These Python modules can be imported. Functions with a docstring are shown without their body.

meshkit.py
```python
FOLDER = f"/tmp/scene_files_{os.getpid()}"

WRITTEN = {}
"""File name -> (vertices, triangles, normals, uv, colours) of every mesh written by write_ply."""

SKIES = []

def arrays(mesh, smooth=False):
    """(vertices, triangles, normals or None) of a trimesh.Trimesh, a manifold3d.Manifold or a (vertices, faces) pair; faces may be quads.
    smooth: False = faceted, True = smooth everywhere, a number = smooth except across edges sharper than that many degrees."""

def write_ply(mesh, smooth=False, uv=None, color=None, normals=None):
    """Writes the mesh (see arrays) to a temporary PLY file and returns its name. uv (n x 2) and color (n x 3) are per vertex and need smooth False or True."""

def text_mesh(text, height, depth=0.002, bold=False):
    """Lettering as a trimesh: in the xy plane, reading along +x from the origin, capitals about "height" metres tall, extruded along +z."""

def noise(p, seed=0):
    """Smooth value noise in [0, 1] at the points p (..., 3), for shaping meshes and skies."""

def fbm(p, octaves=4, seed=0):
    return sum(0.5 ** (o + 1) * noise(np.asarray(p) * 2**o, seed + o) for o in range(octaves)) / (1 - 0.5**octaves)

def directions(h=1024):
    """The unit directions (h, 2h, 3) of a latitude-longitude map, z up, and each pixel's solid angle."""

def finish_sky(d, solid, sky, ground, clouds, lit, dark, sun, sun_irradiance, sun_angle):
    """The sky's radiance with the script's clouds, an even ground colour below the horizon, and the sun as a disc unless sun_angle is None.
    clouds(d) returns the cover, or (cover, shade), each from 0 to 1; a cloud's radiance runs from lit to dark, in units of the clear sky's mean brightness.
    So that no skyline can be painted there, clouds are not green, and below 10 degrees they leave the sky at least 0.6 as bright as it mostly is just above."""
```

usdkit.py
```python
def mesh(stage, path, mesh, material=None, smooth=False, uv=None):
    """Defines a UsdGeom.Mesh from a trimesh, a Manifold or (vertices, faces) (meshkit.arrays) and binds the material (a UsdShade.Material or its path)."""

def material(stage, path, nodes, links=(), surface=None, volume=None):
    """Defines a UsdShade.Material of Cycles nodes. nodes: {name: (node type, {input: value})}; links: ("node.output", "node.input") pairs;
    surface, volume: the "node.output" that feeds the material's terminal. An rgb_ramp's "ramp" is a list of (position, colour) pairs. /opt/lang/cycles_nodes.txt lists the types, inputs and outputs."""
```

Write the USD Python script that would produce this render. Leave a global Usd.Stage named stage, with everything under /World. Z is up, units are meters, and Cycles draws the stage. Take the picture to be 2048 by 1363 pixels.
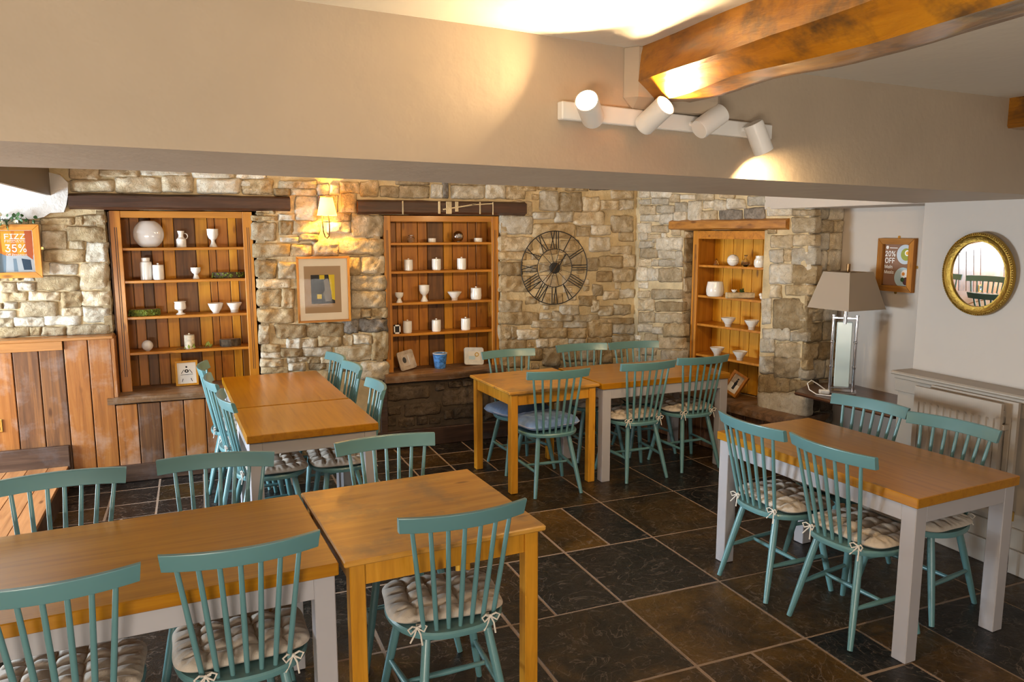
import math, random
import numpy as np, trimesh, usdkit, meshkit
from scipy.spatial import ConvexHull
from pxr import Usd, UsdGeom, UsdLux, UsdShade, Gf, Sdf

stage = Usd.Stage.CreateInMemory()
UsdGeom.SetStageUpAxis(stage, 'Z'); UsdGeom.SetStageMetersPerUnit(stage, 1.0)
WORLD = UsdGeom.Xform.Define(stage, '/World')
UsdGeom.Scope.Define(stage, '/World/Looks')
rng = random.Random(7); nrg = np.random.default_rng(7)

# ------------------------------------------------------------------ camera, daylight, exposure
FPX, W, H = 1537.3, 2048, 1363
YAW, PITCH, ROLL = (math.radians(a) for a in (22.3976, -8.145, -0.049))
EYE = np.array([0, 0, 1.857])
def _rot():
    cy, sy, cp, sp = math.cos(YAW), math.sin(YAW), math.cos(PITCH), math.sin(PITCH)
    f = np.array([sy*cp, cy*cp, sp]); r = np.array([cy, -sy, 0.0]); u = np.cross(r, f)
    cr, sr = math.cos(ROLL), math.sin(ROLL)
    return np.array([cr*r+sr*u, -sr*r+cr*u, f])
RT = _rot()
cam = UsdGeom.Camera.Define(stage, '/World/camera')
cam.CreateHorizontalApertureAttr(36.0); cam.CreateVerticalApertureAttr(36.0*H/W)
cam.CreateFocalLengthAttr(36.0*FPX/W); cam.CreateClippingRangeAttr(Gf.Vec2f(0.05, 100))
M4 = np.eye(4); M4[0, :3] = RT[0]; M4[1, :3] = RT[1]; M4[2, :3] = -RT[2]; M4[3, :3] = EYE
cam.AddTransformOp().Set(Gf.Matrix4d(M4.tolist()))
cam.CreateExposureAttr(0.0)

dome = UsdLux.DomeLight.Define(stage, '/World/sky'); dome.CreateIntensityAttr(0.03); dome.CreateColorAttr(Gf.Vec3f(0.75, 0.85, 1.0))
def rect(name, pos, look, w, h, inten, col):
    L = UsdLux.RectLight.Define(stage, '/World/' + name); L.CreateWidthAttr(w); L.CreateHeightAttr(h)
    L.CreateIntensityAttr(inten); L.CreateColorAttr(Gf.Vec3f(*col))
    d = np.array(look, float); d /= np.linalg.norm(d); z = -d
    x = np.cross([0, 0, 1.0], z); x /= np.linalg.norm(x); y = np.cross(z, x)
    m = np.eye(4); m[0, :3] = x; m[1, :3] = y; m[2, :3] = z; m[3, :3] = pos
    L.AddTransformOp().Set(Gf.Matrix4d(m.tolist())); return L
# daylight through the two windows of the left wall and the two behind the camera
rect('daylight_left', (-3.28, 5.25, 1.02), (1, 0, 0), 1.4, 0.86, 86, (0.74, 0.89, 1.0))
rect('daylight_front', (-1.6, -1.88, 0.72), (0, 1, 0), 1.7, 0.52, 48, (1.0, 0.88, 0.72))
rect('daylight_front_right', (1.6, -1.88, 0.72), (0, 1, 0), 1.5, 0.52, 6, (1.0, 0.87, 0.70))
SPOT = 1500.0; BACKSPOT = 2300.0

# ------------------------------------------------------------------ pixel helpers (the photograph is 2048 x 1363)
def ray(px, py):
    return np.array([px-W/2, -(py-H/2), FPX]) @ RT
def atz(px, py, z):
    d = ray(px, py); return EYE + d*((z-EYE[2])/d[2])
def aty(px, py, y):
    d = ray(px, py); return EYE + d*((y-EYE[1])/d[1])
def atx(px, py, x):
    d = ray(px, py); return EYE + d*((x-EYE[0])/d[0])
class Plane:
    """origin, unit direction u along the wall (in plan), z up; n towards the room"""
    def __init__(s, o, u, n):
        s.o = np.array(o, float); s.u = np.array(u, float)/np.linalg.norm(u); s.n = np.array(n, float)/np.linalg.norm(n)
    def uv(s, px, py, off=0.0):
        d = ray(px, py); p = s.o + s.n*off
        q = EYE + d*(((p-EYE) @ s.n)/(d @ s.n))
        return np.array([(q-s.o) @ s.u, q[2]])
    def at(s, u, v, w=0.0):
        return s.o + s.u*u + np.array([0, 0, v]) + s.n*w
    def arr(s, L):
        L = np.asarray(L, float)
        return s.o + L[:, :1]*s.u + np.array([[0, 0, 1.0]])*L[:, 1:2] + L[:, 2:3]*s.n

# ------------------------------------------------------------------ prim helpers
counts = {}
def path_for(parent, name):
    k = (parent, name); n = counts.get(k, 0); counts[k] = n+1
    return f'{parent}/{name}' + (f'_{n:03d}' if n else '')
def tag(p, label=None, cat=None, group=None, kind=None):
    p = p.GetPrim() if hasattr(p, 'GetPrim') else p
    for k, v in (('label', label), ('category', cat), ('group', group), ('kind', kind)):
        if v: p.SetCustomDataByKey(k, v)
    return p
def thing(name, label, cat, loc=(0, 0, 0), rz=0.0, group=None, kind=None):
    x = UsdGeom.Xform.Define(stage, path_for('/World', name))
    x.AddTranslateOp().Set(Gf.Vec3d(*[float(a) for a in loc])); x.AddRotateZOp().Set(float(rz))
    tag(x, label, cat, group, kind); return str(x.GetPath())
def part(parent, name, m, mat, smooth=30, label=None, kind=None):
    p = usdkit.mesh(stage, path_for(parent, name), m, mat, smooth=smooth)
    if label or kind: tag(p, label, None, None, kind)
    return str(p.GetPath())
def solo(name, m, mat, label, cat, group=None, smooth=30, kind=None):
    p = usdkit.mesh(stage, path_for('/World', name), m, mat, smooth=smooth); tag(p, label, cat, group, kind); return str(p.GetPath())
def dup(src, label, loc, rz, group=None, cat=None):
    name = src.split('/')[-1]; base = name[:-4] if name[-4:-3] == '_' and name[-3:].isdigit() else name
    pr = stage.GetPrimAtPath(src); was = pr.GetCustomData()
    x = UsdGeom.Xform.Define(stage, path_for('/World', base))
    x.GetPrim().GetReferences().AddInternalReference(src)
    x.ClearXformOpOrder() if False else None
    x.GetPrim().GetAttribute('xformOp:translate').Set(Gf.Vec3d(*[float(a) for a in loc]))
    x.GetPrim().GetAttribute('xformOp:rotateZ').Set(float(rz))
    x.GetPrim().SetInstanceable(True)
    tag(x, label, cat or was['category'], group or was.get('group')); return str(x.GetPath())

# ------------------------------------------------------------------ mesh helpers
def T(m, x=0, y=0, z=0, rz=0, rx=0, ry=0, s=None):
    m = m.copy()
    if s is not None: m.apply_scale(s)
    for a, ax in ((rx, [1, 0, 0]), (ry, [0, 1, 0]), (rz, [0, 0, 1])):
        if a: m.apply_transform(trimesh.transformations.rotation_matrix(math.radians(a), ax))
    m.apply_translation([x, y, z]); return m
def cat(ms): return trimesh.util.concatenate(ms)
def hull(pts):
    pts = np.asarray(pts, float); h = ConvexHull(pts); c = pts.mean(0)
    f = h.simplices.copy(); n = h.equations[:, :3]
    v = pts; w = np.einsum('ij,ij->i', np.cross(v[f[:, 1]]-v[f[:, 0]], v[f[:, 2]]-v[f[:, 0]]), n)
    f[w < 0] = f[w < 0][:, ::-1]
    return trimesh.Trimesh(v, f, process=False)
def box(x0, x1, y0, y1, z0, z1, c=0.0):
    if c <= 0:
        return T(trimesh.creation.box([x1-x0, y1-y0, z1-z0]), (x0+x1)/2, (y0+y1)/2, (z0+z1)/2)
    P = []
    for sx, X in ((1, x0), (-1, x1)):
        for sy, Y in ((1, y0), (-1, y1)):
            for sz, Z in ((1, z0), (-1, z1)):
                P += [(X, Y+sy*c, Z+sz*c), (X+sx*c, Y, Z+sz*c), (X+sx*c, Y+sy*c, Z)]
    return hull(P)
def pbox(pl, u0, u1, v0, v1, w0, w1, c=0.0):
    m = box(u0, u1, v0, v1, w0, w1, c); v = pl.arr(m.vertices); m = trimesh.Trimesh(v, m.faces, process=False)
    if np.linalg.det(np.array([pl.u, [0, 0, 1], pl.n])) < 0: m.invert()
    return m
def onplane(pl, m, u=0, v=0, w=0):
    q = np.asarray(m.vertices, float) + [u, v, w]; r = trimesh.Trimesh(pl.arr(q), m.faces.copy(), process=False)
    if np.linalg.det(np.array([pl.u, [0, 0, 1], pl.n])) < 0: r.invert()
    return r
def lathe(prof, n=24):
    """prof: list of (r, z)"""
    prof = np.asarray(prof, float); k = len(prof); a = np.arange(n)*2*np.pi/n
    v = np.stack([np.outer(prof[:, 0], np.cos(a)), np.outer(prof[:, 0], np.sin(a)), np.repeat(prof[:, 1:2], n, 1)], -1).reshape(-1, 3)
    f = []
    for i in range(k-1):
        for j in range(n):
            a0, a1, b0, b1 = i*n+j, i*n+(j+1) % n, (i+1)*n+j, (i+1)*n+(j+1) % n
            f += [(a0, a1, b1), (a0, b1, b0)]
    m = trimesh.Trimesh(v, f, process=False)
    m.merge_vertices(); m.update_faces(m.nondegenerate_faces()); return m
def tube(pts, r, n=8, cap=True):
    p = np.asarray(pts, float); k = len(p); r = np.broadcast_to(np.asarray(r, float), (k,))
    t = np.gradient(p, axis=0); t /= np.linalg.norm(t, axis=1, keepdims=True)+1e-12
    ref = np.array([0, 0, 1.0]) if abs(t[0][2]) < 0.9 else np.array([1.0, 0, 0])
    V = []; a = np.cross(t[0], ref); a /= np.linalg.norm(a)
    for i in range(k):
        a = a - t[i]*(a @ t[i]); a /= np.linalg.norm(a)+1e-12; b = np.cross(t[i], a)
        th = np.arange(n)*2*np.pi/n
        V.append(p[i] + r[i]*(np.cos(th)[:, None]*a + np.sin(th)[:, None]*b))
    v = np.vstack(V); f = []
    for i in range(k-1):
        for j in range(n):
            a0, a1, b0, b1 = i*n+j, i*n+(j+1) % n, (i+1)*n+j, (i+1)*n+(j+1) % n
            f += [(a0, a1, b1), (a0, b1, b0)]
    if cap:
        v = np.vstack([v, p[0], p[-1]]); c0, c1 = len(v)-2, len(v)-1
        for j in range(n):
            f += [(c0, (j+1) % n, j), (c1, (k-1)*n+j, (k-1)*n+(j+1) % n)]
    return trimesh.Trimesh(v, f, process=False)
def prism(poly, z0, z1):
    from shapely.geometry import Polygon
    m = trimesh.creation.extrude_polygon(Polygon(poly), z1-z0, engine='earcut'); m.apply_translation([0, 0, z0]); return m
def prism_holes(outer, holes, z0, z1):
    from shapely.geometry import Polygon
    m = trimesh.creation.extrude_polygon(Polygon(outer, holes), z1-z0, engine='earcut'); m.apply_translation([0, 0, z0]); return m
def sphere(r, sub=3): return trimesh.creation.icosphere(sub, r)

# ------------------------------------------------------------------ materials
LK = '/World/Looks/'
def mat(name, nodes, links, surface='p.BSDF'): return usdkit.material(stage, LK+name, nodes, links, surface=surface)
def plain(name, col, rough=0.5, metal=0.0, bump=0.0, bscale=40, coat=0.0, mottled=0.0, mscale=4, **kw):
    n = {'p': ('principled_bsdf', dict(base_color=col, roughness=rough, metallic=metal, coat_weight=coat, **kw))}; l = []
    if bump or mottled: n['tc'] = ('texture_coordinate', {})
    if bump:
        n['nz'] = ('noise_texture', dict(scale=bscale, detail=5.0, roughness=0.6)); n['bp'] = ('bump', dict(strength=1.0, distance=bump))
        l += [('tc.object', 'nz.vector'), ('nz.fac', 'bp.height'), ('bp.normal', 'p.normal')]
    if mottled:
        c = np.array(col); n['mz'] = ('noise_texture', dict(scale=mscale, detail=4.0))
        n['mr'] = ('rgb_ramp', {'ramp': [(0.3, tuple(c*(1-mottled))), (0.7, tuple(np.minimum(c*(1+mottled), 0.95)))]})
        l += [('tc.object', 'mz.vector'), ('mz.fac', 'mr.fac'), ('mr.color', 'p.base_color')]
    return mat(name, n, l)
def wood(name, dark, mid, light, axis='z', across=22, along=1.3, rough=0.42, coat=0.0, coat_rough=0.15, rnd=0.25, knots=True, bump=0.0012, stain=0.0, stain_col=(0.5, 0.45, 0.4)):
    sc = {'x': (along, across, across), 'y': (across, along, across), 'z': (across, across, along)}[axis]
    ks = {'x': (3.0, 9.0, 9.0), 'y': (9.0, 3.0, 9.0), 'z': (9.0, 9.0, 3.0)}[axis]
    n = {'tc': ('texture_coordinate', {}), 'oi': ('object_info', {}),
         'mr': ('math', dict(math_type='multiply', value2=37.0)),
         'add': ('vector_math', dict(math_type='add')), 'mp': ('mapping', dict(scale=sc)),
         'nz': ('noise_texture', dict(scale=1.0, detail=6.0, roughness=0.65, distortion=0.7)),
         'rp': ('rgb_ramp', {'ramp': [(0.25, dark), (0.5, mid), (0.75, light)]}),
         'hs': ('hsv', dict(saturation=1.0)), 'mv': ('map_range', dict(from_min=0, from_max=1, to_min=1-rnd, to_max=1+rnd)),
         'bp': ('bump', dict(strength=0.6, distance=bump)),
         'p': ('principled_bsdf', dict(roughness=rough, coat_weight=coat, coat_roughness=coat_rough, specular_ior_level=0.38))}
    l = [('oi.random', 'mr.value1'), ('tc.object', 'add.vector1'), ('mr.value', 'add.vector2'), ('add.vector', 'mp.vector'), ('mp.vector', 'nz.vector'),
         ('nz.fac', 'rp.fac'), ('oi.random', 'mv.value'), ('mv.result', 'hs.value'), ('nz.fac', 'bp.height'), ('bp.normal', 'p.normal')]
    last = 'rp.color'
    if knots:
        n['km'] = ('mapping', dict(scale=ks)); n['kv'] = ('voronoi_texture', dict(scale=1.0, randomness=1.0))
        n['kr'] = ('rgb_ramp', {'ramp': [(0.0, (0.25, 0.2, 0.18)), (0.07, (0.4, 0.33, 0.3)), (0.14, (1, 1, 1))]})
        n['kx'] = ('mix_color', dict(blend_type='multiply', fac=0.85))
        l += [('add.vector', 'km.vector'), ('km.vector', 'kv.vector'), ('kv.distance', 'kr.fac'), (last, 'kx.a'), ('kr.color', 'kx.b')]; last = 'kx.result'
    if stain:
        n['sz'] = ('noise_texture', dict(scale=5.0, detail=5.0, roughness=0.65)); n['sr'] = ('rgb_ramp', {'ramp': [(0.5, (0, 0, 0)), (0.66, (stain,)*3)]})
        n['sx'] = ('mix_color', dict(blend_type='mix', b=stain_col))
        l += [('add.vector', 'sz.vector'), ('sz.fac', 'sr.fac'), ('sr.color', 'sx.fac'), (last, 'sx.a')]; last = 'sx.result'
    l += [(last, 'hs.color'), ('hs.color', 'p.base_color')]
    return mat(name, n, l)

def stone_mat(name, a, b, c, dark=0.5):
    n = {'tc': ('texture_coordinate', {}), 'oi': ('object_info', {}), 'mr': ('math', dict(math_type='multiply', value2=53.0)), 'add': ('vector_math', dict(math_type='add')),
         'n1': ('noise_texture', dict(scale=9.0, detail=7.0, roughness=0.68, distortion=0.4)), 'rp': ('rgb_ramp', {'ramp': [(0.28, a), (0.5, b), (0.72, c)]}),
         'n2': ('noise_texture', dict(scale=38.0, detail=5.0, roughness=0.7)), 'r2': ('rgb_ramp', {'ramp': [(0.27, (dark, dark*0.9, dark*0.78)), (0.42, (1, 1, 1))]}),
         'mx': ('mix_color', dict(blend_type='multiply', fac=0.9)), 'mv': ('map_range', dict(from_min=0, from_max=1, to_min=0.72, to_max=1.22)), 'hs': ('hsv', {}),
         'n3': ('noise_texture', dict(scale=26.0, detail=8.0, roughness=0.72, distortion=0.6)), 'bp': ('bump', dict(strength=1.0, distance=0.035)),
         'p': ('principled_bsdf', dict(roughness=0.85, specular_ior_level=0.25))}
    l = [('oi.random', 'mr.value1'), ('tc.object', 'add.vector1'), ('mr.value', 'add.vector2'), ('add.vector', 'n1.vector'), ('add.vector', 'n2.vector'), ('add.vector', 'n3.vector'),
         ('n1.fac', 'rp.fac'), ('n2.fac', 'r2.fac'), ('rp.color', 'mx.a'), ('r2.color', 'mx.b'), ('oi.random', 'mv.value'), ('mv.result', 'hs.value'), ('mx.result', 'hs.color'),
         ('hs.color', 'p.base_color'), ('n3.fac', 'bp.height'), ('bp.normal', 'p.normal')]
    return mat(name, n, l)
STONES = [stone_mat('stone_cream', (.40, .29, .16), (.62, .49, .32), (.82, .73, .57)), stone_mat('stone_pale', (.52, .42, .29), (.74, .65, .51), (.88, .83, .74)),
          stone_mat('stone_tan', (.32, .21, .10), (.52, .38, .21), (.68, .55, .37))]
STONE_DARK = stone_mat('stone_sooty', (.08, .065, .05), (.26, .22, .18), (.5, .43, .36), dark=0.2)
STONE_LOW = stone_mat('stone_dark', (.06, .04, .025), (.16, .11, .07), (.27, .2, .14), dark=0.3)
MORTAR = plain('mortar', (.50, .39, .23), 0.95, bump=0.014, bscale=22, mottled=0.25, mscale=6)
PLASTER = plain('painted_plaster', (.46, .37, .275), 0.55, bump=0.006, bscale=5, mottled=0.04)
PLASTER_GREY = plain('grey_painted_plaster', (.50, .44, .385), 0.6, bump=0.003, bscale=7)
WHITEWASH = plain('whitewash', (.58, .56, .54), 0.7, bump=0.012, bscale=9)
CEIL = plain('ceiling_paint', (.72, .68, .61), 0.75, bump=0.004, bscale=6)
TRIMP = plain('taupe_gloss_paint', (.37, .31, .25), 0.4, bump=0.0012, bscale=20)
RADP = plain('radiator_paint', (.40, .33, .265), 0.35)
PINE = wood('honey_pine', (.26, .09, .008), (.44, .165, .013), (.56, .24, .026), 'z', rough=0.4, coat=0.2, rnd=0.18)
PINE_L = wood('golden_pine_board', (.42, .16, .006), (.62, .27, .012), (.72, .36, .03), 'z', rough=0.42, rnd=0.12)
PINE_M = wood('brown_pine_board', (.18, .06, .006), (.36, .13, .010), (.48, .19, .018), 'z', rough=0.42, rnd=0.2)
PINE_D = wood('dark_pine_board', (.06, .025, .009), (.13, .055, .017), (.22, .095, .025), 'z', rough=0.45, rnd=0.2)
PINE_X = wood('honey_pine_rail', (.26, .09, .008), (.44, .165, .013), (.56, .24, .026), 'x', rough=0.4, coat=0.2, rnd=0.12)
PINE_Y = wood('honey_pine_shelf', (.26, .10, .02), (.40, .165, .03), (.5, .22, .045), 'y', rough=0.4, coat=0.2, rnd=0.12)
PAN_A = wood('panel_board_amber', (.15, .048, .010), (.29, .10, .020), (.40, .165, .04), 'z', rough=0.38, rnd=0.15, stain=0.22)
PAN_B = wood('panel_board_brown', (.045, .020, .010), (.11, .045, .018), (.24, .10, .03), 'z', rough=0.4, rnd=0.15, stain=0.2, stain_col=(.3, .27, .27))
PAN_X = wood('panel_cap', (.20, .08, .022), (.34, .145, .04), (.45, .21, .07), 'x', rough=0.35, rnd=0.1)
OLD_X = wood('old_dark_beam', (.022, .010, .006), (.055, .022, .011), (.11, .045, .02), 'x', rough=0.5, rnd=0.15, bump=0.004)
OLD_Y = wood('old_amber_beam', (.16, .06, .01), (.34, .14, .022), (.46, .21, .04), 'y', rough=0.45, rnd=0.1, bump=0.004)
SILL_X = wood('rough_sill', (.06, .03, .015), (.17, .085, .035), (.30, .16, .075), 'x', rough=0.5, rnd=0.1, bump=0.005, stain=0.3)
SKIRT = wood('dark_skirting', (.02, .010, .007), (.06, .03, .018), (.12, .065, .04), 'x', rough=0.42, rnd=0.1, stain=0.3, stain_col=(.12, .11, .12))
FLOORB = wood('floor_board', (.22, .085, .03), (.36, .16, .06), (.46, .22, .09), 'y', rough=0.45, rnd=0.15)
TOPX = wood('honey_table_top', (.27, .100, .001), (.37, .150, .0012), (.42, .182, .002), 'x', across=30, along=1.6, rough=0.3, coat=0.12, coat_rough=0.16, rnd=0.04, knots=False, bump=0.0003)
PTOP = wood('worn_pine_top', (.36, .155, .020), (.52, .25, .038), (.62, .33, .065), 'x', across=14, along=1.2, rough=0.36, coat=0.25, coat_rough=0.25, rnd=0.04, bump=0.0007, stain=0.6, stain_col=(.23, .145, .07))
PLEG = wood('pine_leg', (.38, .155, .010), (.56, .25, .018), (.66, .32, .035), 'z', rough=0.35, coat=0.3, rnd=0.08)
TPAINT = plain('grey_table_paint', (.40, .38, .40), 0.4)
TEAL = plain('teal_paint', (.112, .245, .262), 0.33, coat=0.15, coat_roughness=0.2)
CUSH = plain('beige_cushion_cloth', (.60, .52, .44), 0.9, bump=0.0008, bscale=240, sheen_weight=0.2)
BLUEC = plain('blue_cushion_cloth', (.17, .29, .55), 0.9, bump=0.001, bscale=200, sheen_weight=0.3)
RIBBON = plain('cotton_tape', (.66, .61, .55), 0.85)
CERAM = plain('white_glaze', (.78, .75, .70), 0.16, coat=0.3)
CERAMG = plain('grey_white_glaze', (.62, .58, .55), 0.12, coat=0.4)
BISQ = plain('bare_stoneware', (.48, .40, .33), 0.6)
IRON = plain('black_iron', (.012, .011, .010), 0.5)
BRASS = plain('brass', (.72, .48, .14), 0.25, 1.0)
GILT = plain('gilt_frame', (.36, .22, .045), 0.38, 1.0, bump=0.004, bscale=60)
CHROME = plain('chrome', (.62, .62, .66), 0.12, 1.0)
STEEL_D = plain('bracket_metal', (.22, .13, .06), 0.35, 1.0)
MIRROR = plain('mirror_silver', (.92, .92, .92), 0.01, 1.0)
WHITE = plain('white_paint', (.88, .86, .83), 0.35)
PAPER = plain('paper', (.80, .78, .74), 0.8)
INK = plain('ink', (.02, .02, .022), 0.8)
MOUNT = plain('mount_card', (.74, .68, .58), 0.85)
KRAFT = plain('kraft_paper', (.36, .25, .15), 0.85)
YELL = plain('yellow_print', (.62, .48, .02), 0.8)
GREYP = plain('grey_print', (.16, .14, .12), 0.8)
SHADE = mat('linen_shade', {'d': ('diffuse_bsdf', dict(color=(.46, .385, .31))), 't': ('translucent_bsdf', dict(color=(.4, .33, .26))), 'm': ('mix_closure', dict(fac=0.3))}, [('d.BSDF', 'm.closure1'), ('t.BSDF', 'm.closure2')], 'm.closure')
LAMPSH = mat('glowing_shade', {'d': ('diffuse_bsdf', dict(color=(.85, .75, .55))), 't': ('translucent_bsdf', dict(color=(.95, .82, .55))), 'm': ('mix_closure', dict(fac=0.6))}, [('d.BSDF', 'm.closure1'), ('t.BSDF', 'm.closure2')], 'm.closure')
GLASS = mat('clear_glass', {'p': ('principled_bsdf', dict(base_color=(.95, .97, .97), roughness=0.03, transmission_weight=1.0, ior=1.45))}, [])
FROST = mat('green_glass', {'p': ('principled_bsdf', dict(base_color=(.55, .66, .66), roughness=0.2, coat_weight=0.6))}, [])
PANE = mat('picture_glass', {'f': ('fresnel', dict(IOR=1.18)), 't': ('transparent_bsdf', {}), 'g': ('glossy_bsdf', dict(roughness=0.02, color=(1, 1, 1))), 'm': ('mix_closure', {})}, [('f.fac', 'm.fac'), ('t.BSDF', 'm.closure1'), ('g.BSDF', 'm.closure2')], 'm.closure')
def emis(name, col, s): return mat(name, {'e': ('emission', dict(color=col, strength=s))}, [], 'e.emission')
BULB = emis('spot_bulb', (1.0, .70, .36), SPOT)
BULB2 = emis('back_spot_bulb', (1.0, .68, .34), BACKSPOT)
DAYPANE = emis('daylit_pane', (.8, .9, 1.0), 3.0)
BARK = plain('bark', (.07, .05, .03), 0.9, bump=0.006, bscale=60, mottled=0.5, mscale=30)
MOSS = plain('moss', (.13, .16, .02), 0.95, bump=0.008, bscale=90, mottled=0.6, mscale=40)
CUTW = plain('cut_wood', (.33, .19, .10), 0.8, mottled=0.25, mscale=25)
DRIFT = plain('driftwood', (.50, .38, .22), 0.85, bump=0.006, bscale=40, mottled=0.3, mscale=25)
BIRCH = plain('birch_glaze', (.62, .55, .42), 0.5, mottled=0.35, mscale=40)
LEAF = plain('ivy_leaf', (.03, .085, .02), 0.45)
LEAFL = plain('pale_leaf', (.30, .36, .07), 0.6)
LEAFS = plain('cream_leaf_edge', (.65, .62, .45), 0.6)
BLUEG = plain('blue_glaze', (.07, .22, .58), 0.2, mottled=0.6, mscale=35, coat=0.3)
PLAQ = plain('stone_plaque', (.42, .33, .25), 0.6, mottled=0.25, mscale=25)
PLAQW = plain('pale_plaque', (.62, .63, .63), 0.5, mottled=0.12, mscale=25)
PALEBLUE = plain('pale_blue_glaze', (.45, .60, .68), 0.4)
GOLDP = plain('gold_ochre_glaze', (.55, .36, .09), 0.4)
def slate(name, a, b, c, vein=0.5):
    return mat(name, {'tc': ('texture_coordinate', {}), 'oi': ('object_info', {}), 'mr': ('math', dict(math_type='multiply', value2=61.0)), 'add': ('vector_math', dict(math_type='add')),
        'n1': ('noise_texture', dict(scale=2.6, detail=6.0, roughness=0.6, distortion=0.8)), 'rp': ('rgb_ramp', {'ramp': [(0.35, a), (0.5, b), (0.66, c)]}),
        'n2': ('noise_texture', dict(scale=5.0, detail=3.0, roughness=0.5, distortion=2.2)), 'r2': ('rgb_ramp', {'ramp': [(0.484, (0, 0, 0)), (0.5, (vein,)*3), (0.512, (0, 0, 0))]}),
        'mx': ('mix_color', dict(blend_type='mix', b=(.22, .17, .14))), 'n3': ('noise_texture', dict(scale=14.0, detail=7.0, roughness=0.65)),
        'bp': ('bump', dict(strength=0.8, distance=0.006)), 'rr': ('map_range', dict(from_min=0.3, from_max=0.7, to_min=0.22, to_max=0.5)), 'p': ('principled_bsdf', dict(roughness=0.35, specular_ior_level=0.35))},
        [('oi.random', 'mr.value1'), ('tc.object', 'add.vector1'), ('mr.value', 'add.vector2'), ('add.vector', 'n1.vector'), ('add.vector', 'n2.vector'), ('add.vector', 'n3.vector'), ('n1.fac', 'rp.fac'),
         ('n2.fac', 'r2.fac'), ('rp.color', 'mx.a'), ('r2.color', 'mx.fac'), ('mx.result', 'p.base_color'), ('n3.fac', 'bp.height'), ('bp.normal', 'p.normal'), ('n3.fac', 'rr.value'), ('rr.result', 'p.roughness')])
SLATES = [slate('slate_charcoal', (.006, .0055, .0055), (.012, .010, .009), (.022, .017, .013)), slate('slate_brown', (.016, .009, .003), (.036, .020, .005), (.065, .034, .007)),
          slate('slate_rust', (.03, .015, .003), (.075, .037, .005), (.12, .06, .009)), slate('slate_mixed', (.007, .006, .005), (.022, .013, .006), (.07, .037, .009))]
GROUT = plain('grout', (.30, .215, .16), 0.9, bump=0.002, bscale=60)

# ------------------------------------------------------------------ floor: grout bed and slate tiles
XW, YF, XL = 4.16, -1.95, -3.35
fl = thing('floor', 'dark slate flagstone floor with pale grout lines', 'floor', kind='structure')
part(fl, 'grout', box(XL-.1, 4.7, YF-.1, 6.75, -.12, -0.0025), GROUT, False)
tiles = []
near_y = [2.55-.63*k for k in range(7, 0, -1)] + [2.55, 3.18, 3.83, 4.49, 5.10, 5.42]
near_x = [1.91-.61*k for k in range(8, 0, -1)] + [1.91, 2.51, 3.11, 3.70, 4.60]
for i in range(len(near_x)-1):
    for j in range(len(near_y)-1):
        x0, x1, y0, y1 = near_x[i], near_x[i+1], near_y[j], near_y[j+1]
        if abs(x0-1.91) < .01 and y1 <= 2.56: tiles += [(x0, 2.2, y0, y1-.1 if False else y1), (2.2, x1, y0, y1)]; continue
        if abs(x0-2.51) < .01 and y1 <= 2.56: tiles += [(x0, 2.79, y0, y1), (2.79, x1, y0, y1)] if j % 2 else [(x0, 2.79, y0, y0+.3), (x0, 2.79, y0+.3, y1), (2.79, x1, y0, y1)]; continue
        if rng.random() < .12: m_ = x0+(x1-x0)*rng.choice([.4, .5, .6]); tiles += [(x0, m_, y0, y1), (m_, x1, y0, y1)]; continue
        tiles.append((x0, x1, y0, y1))
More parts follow.
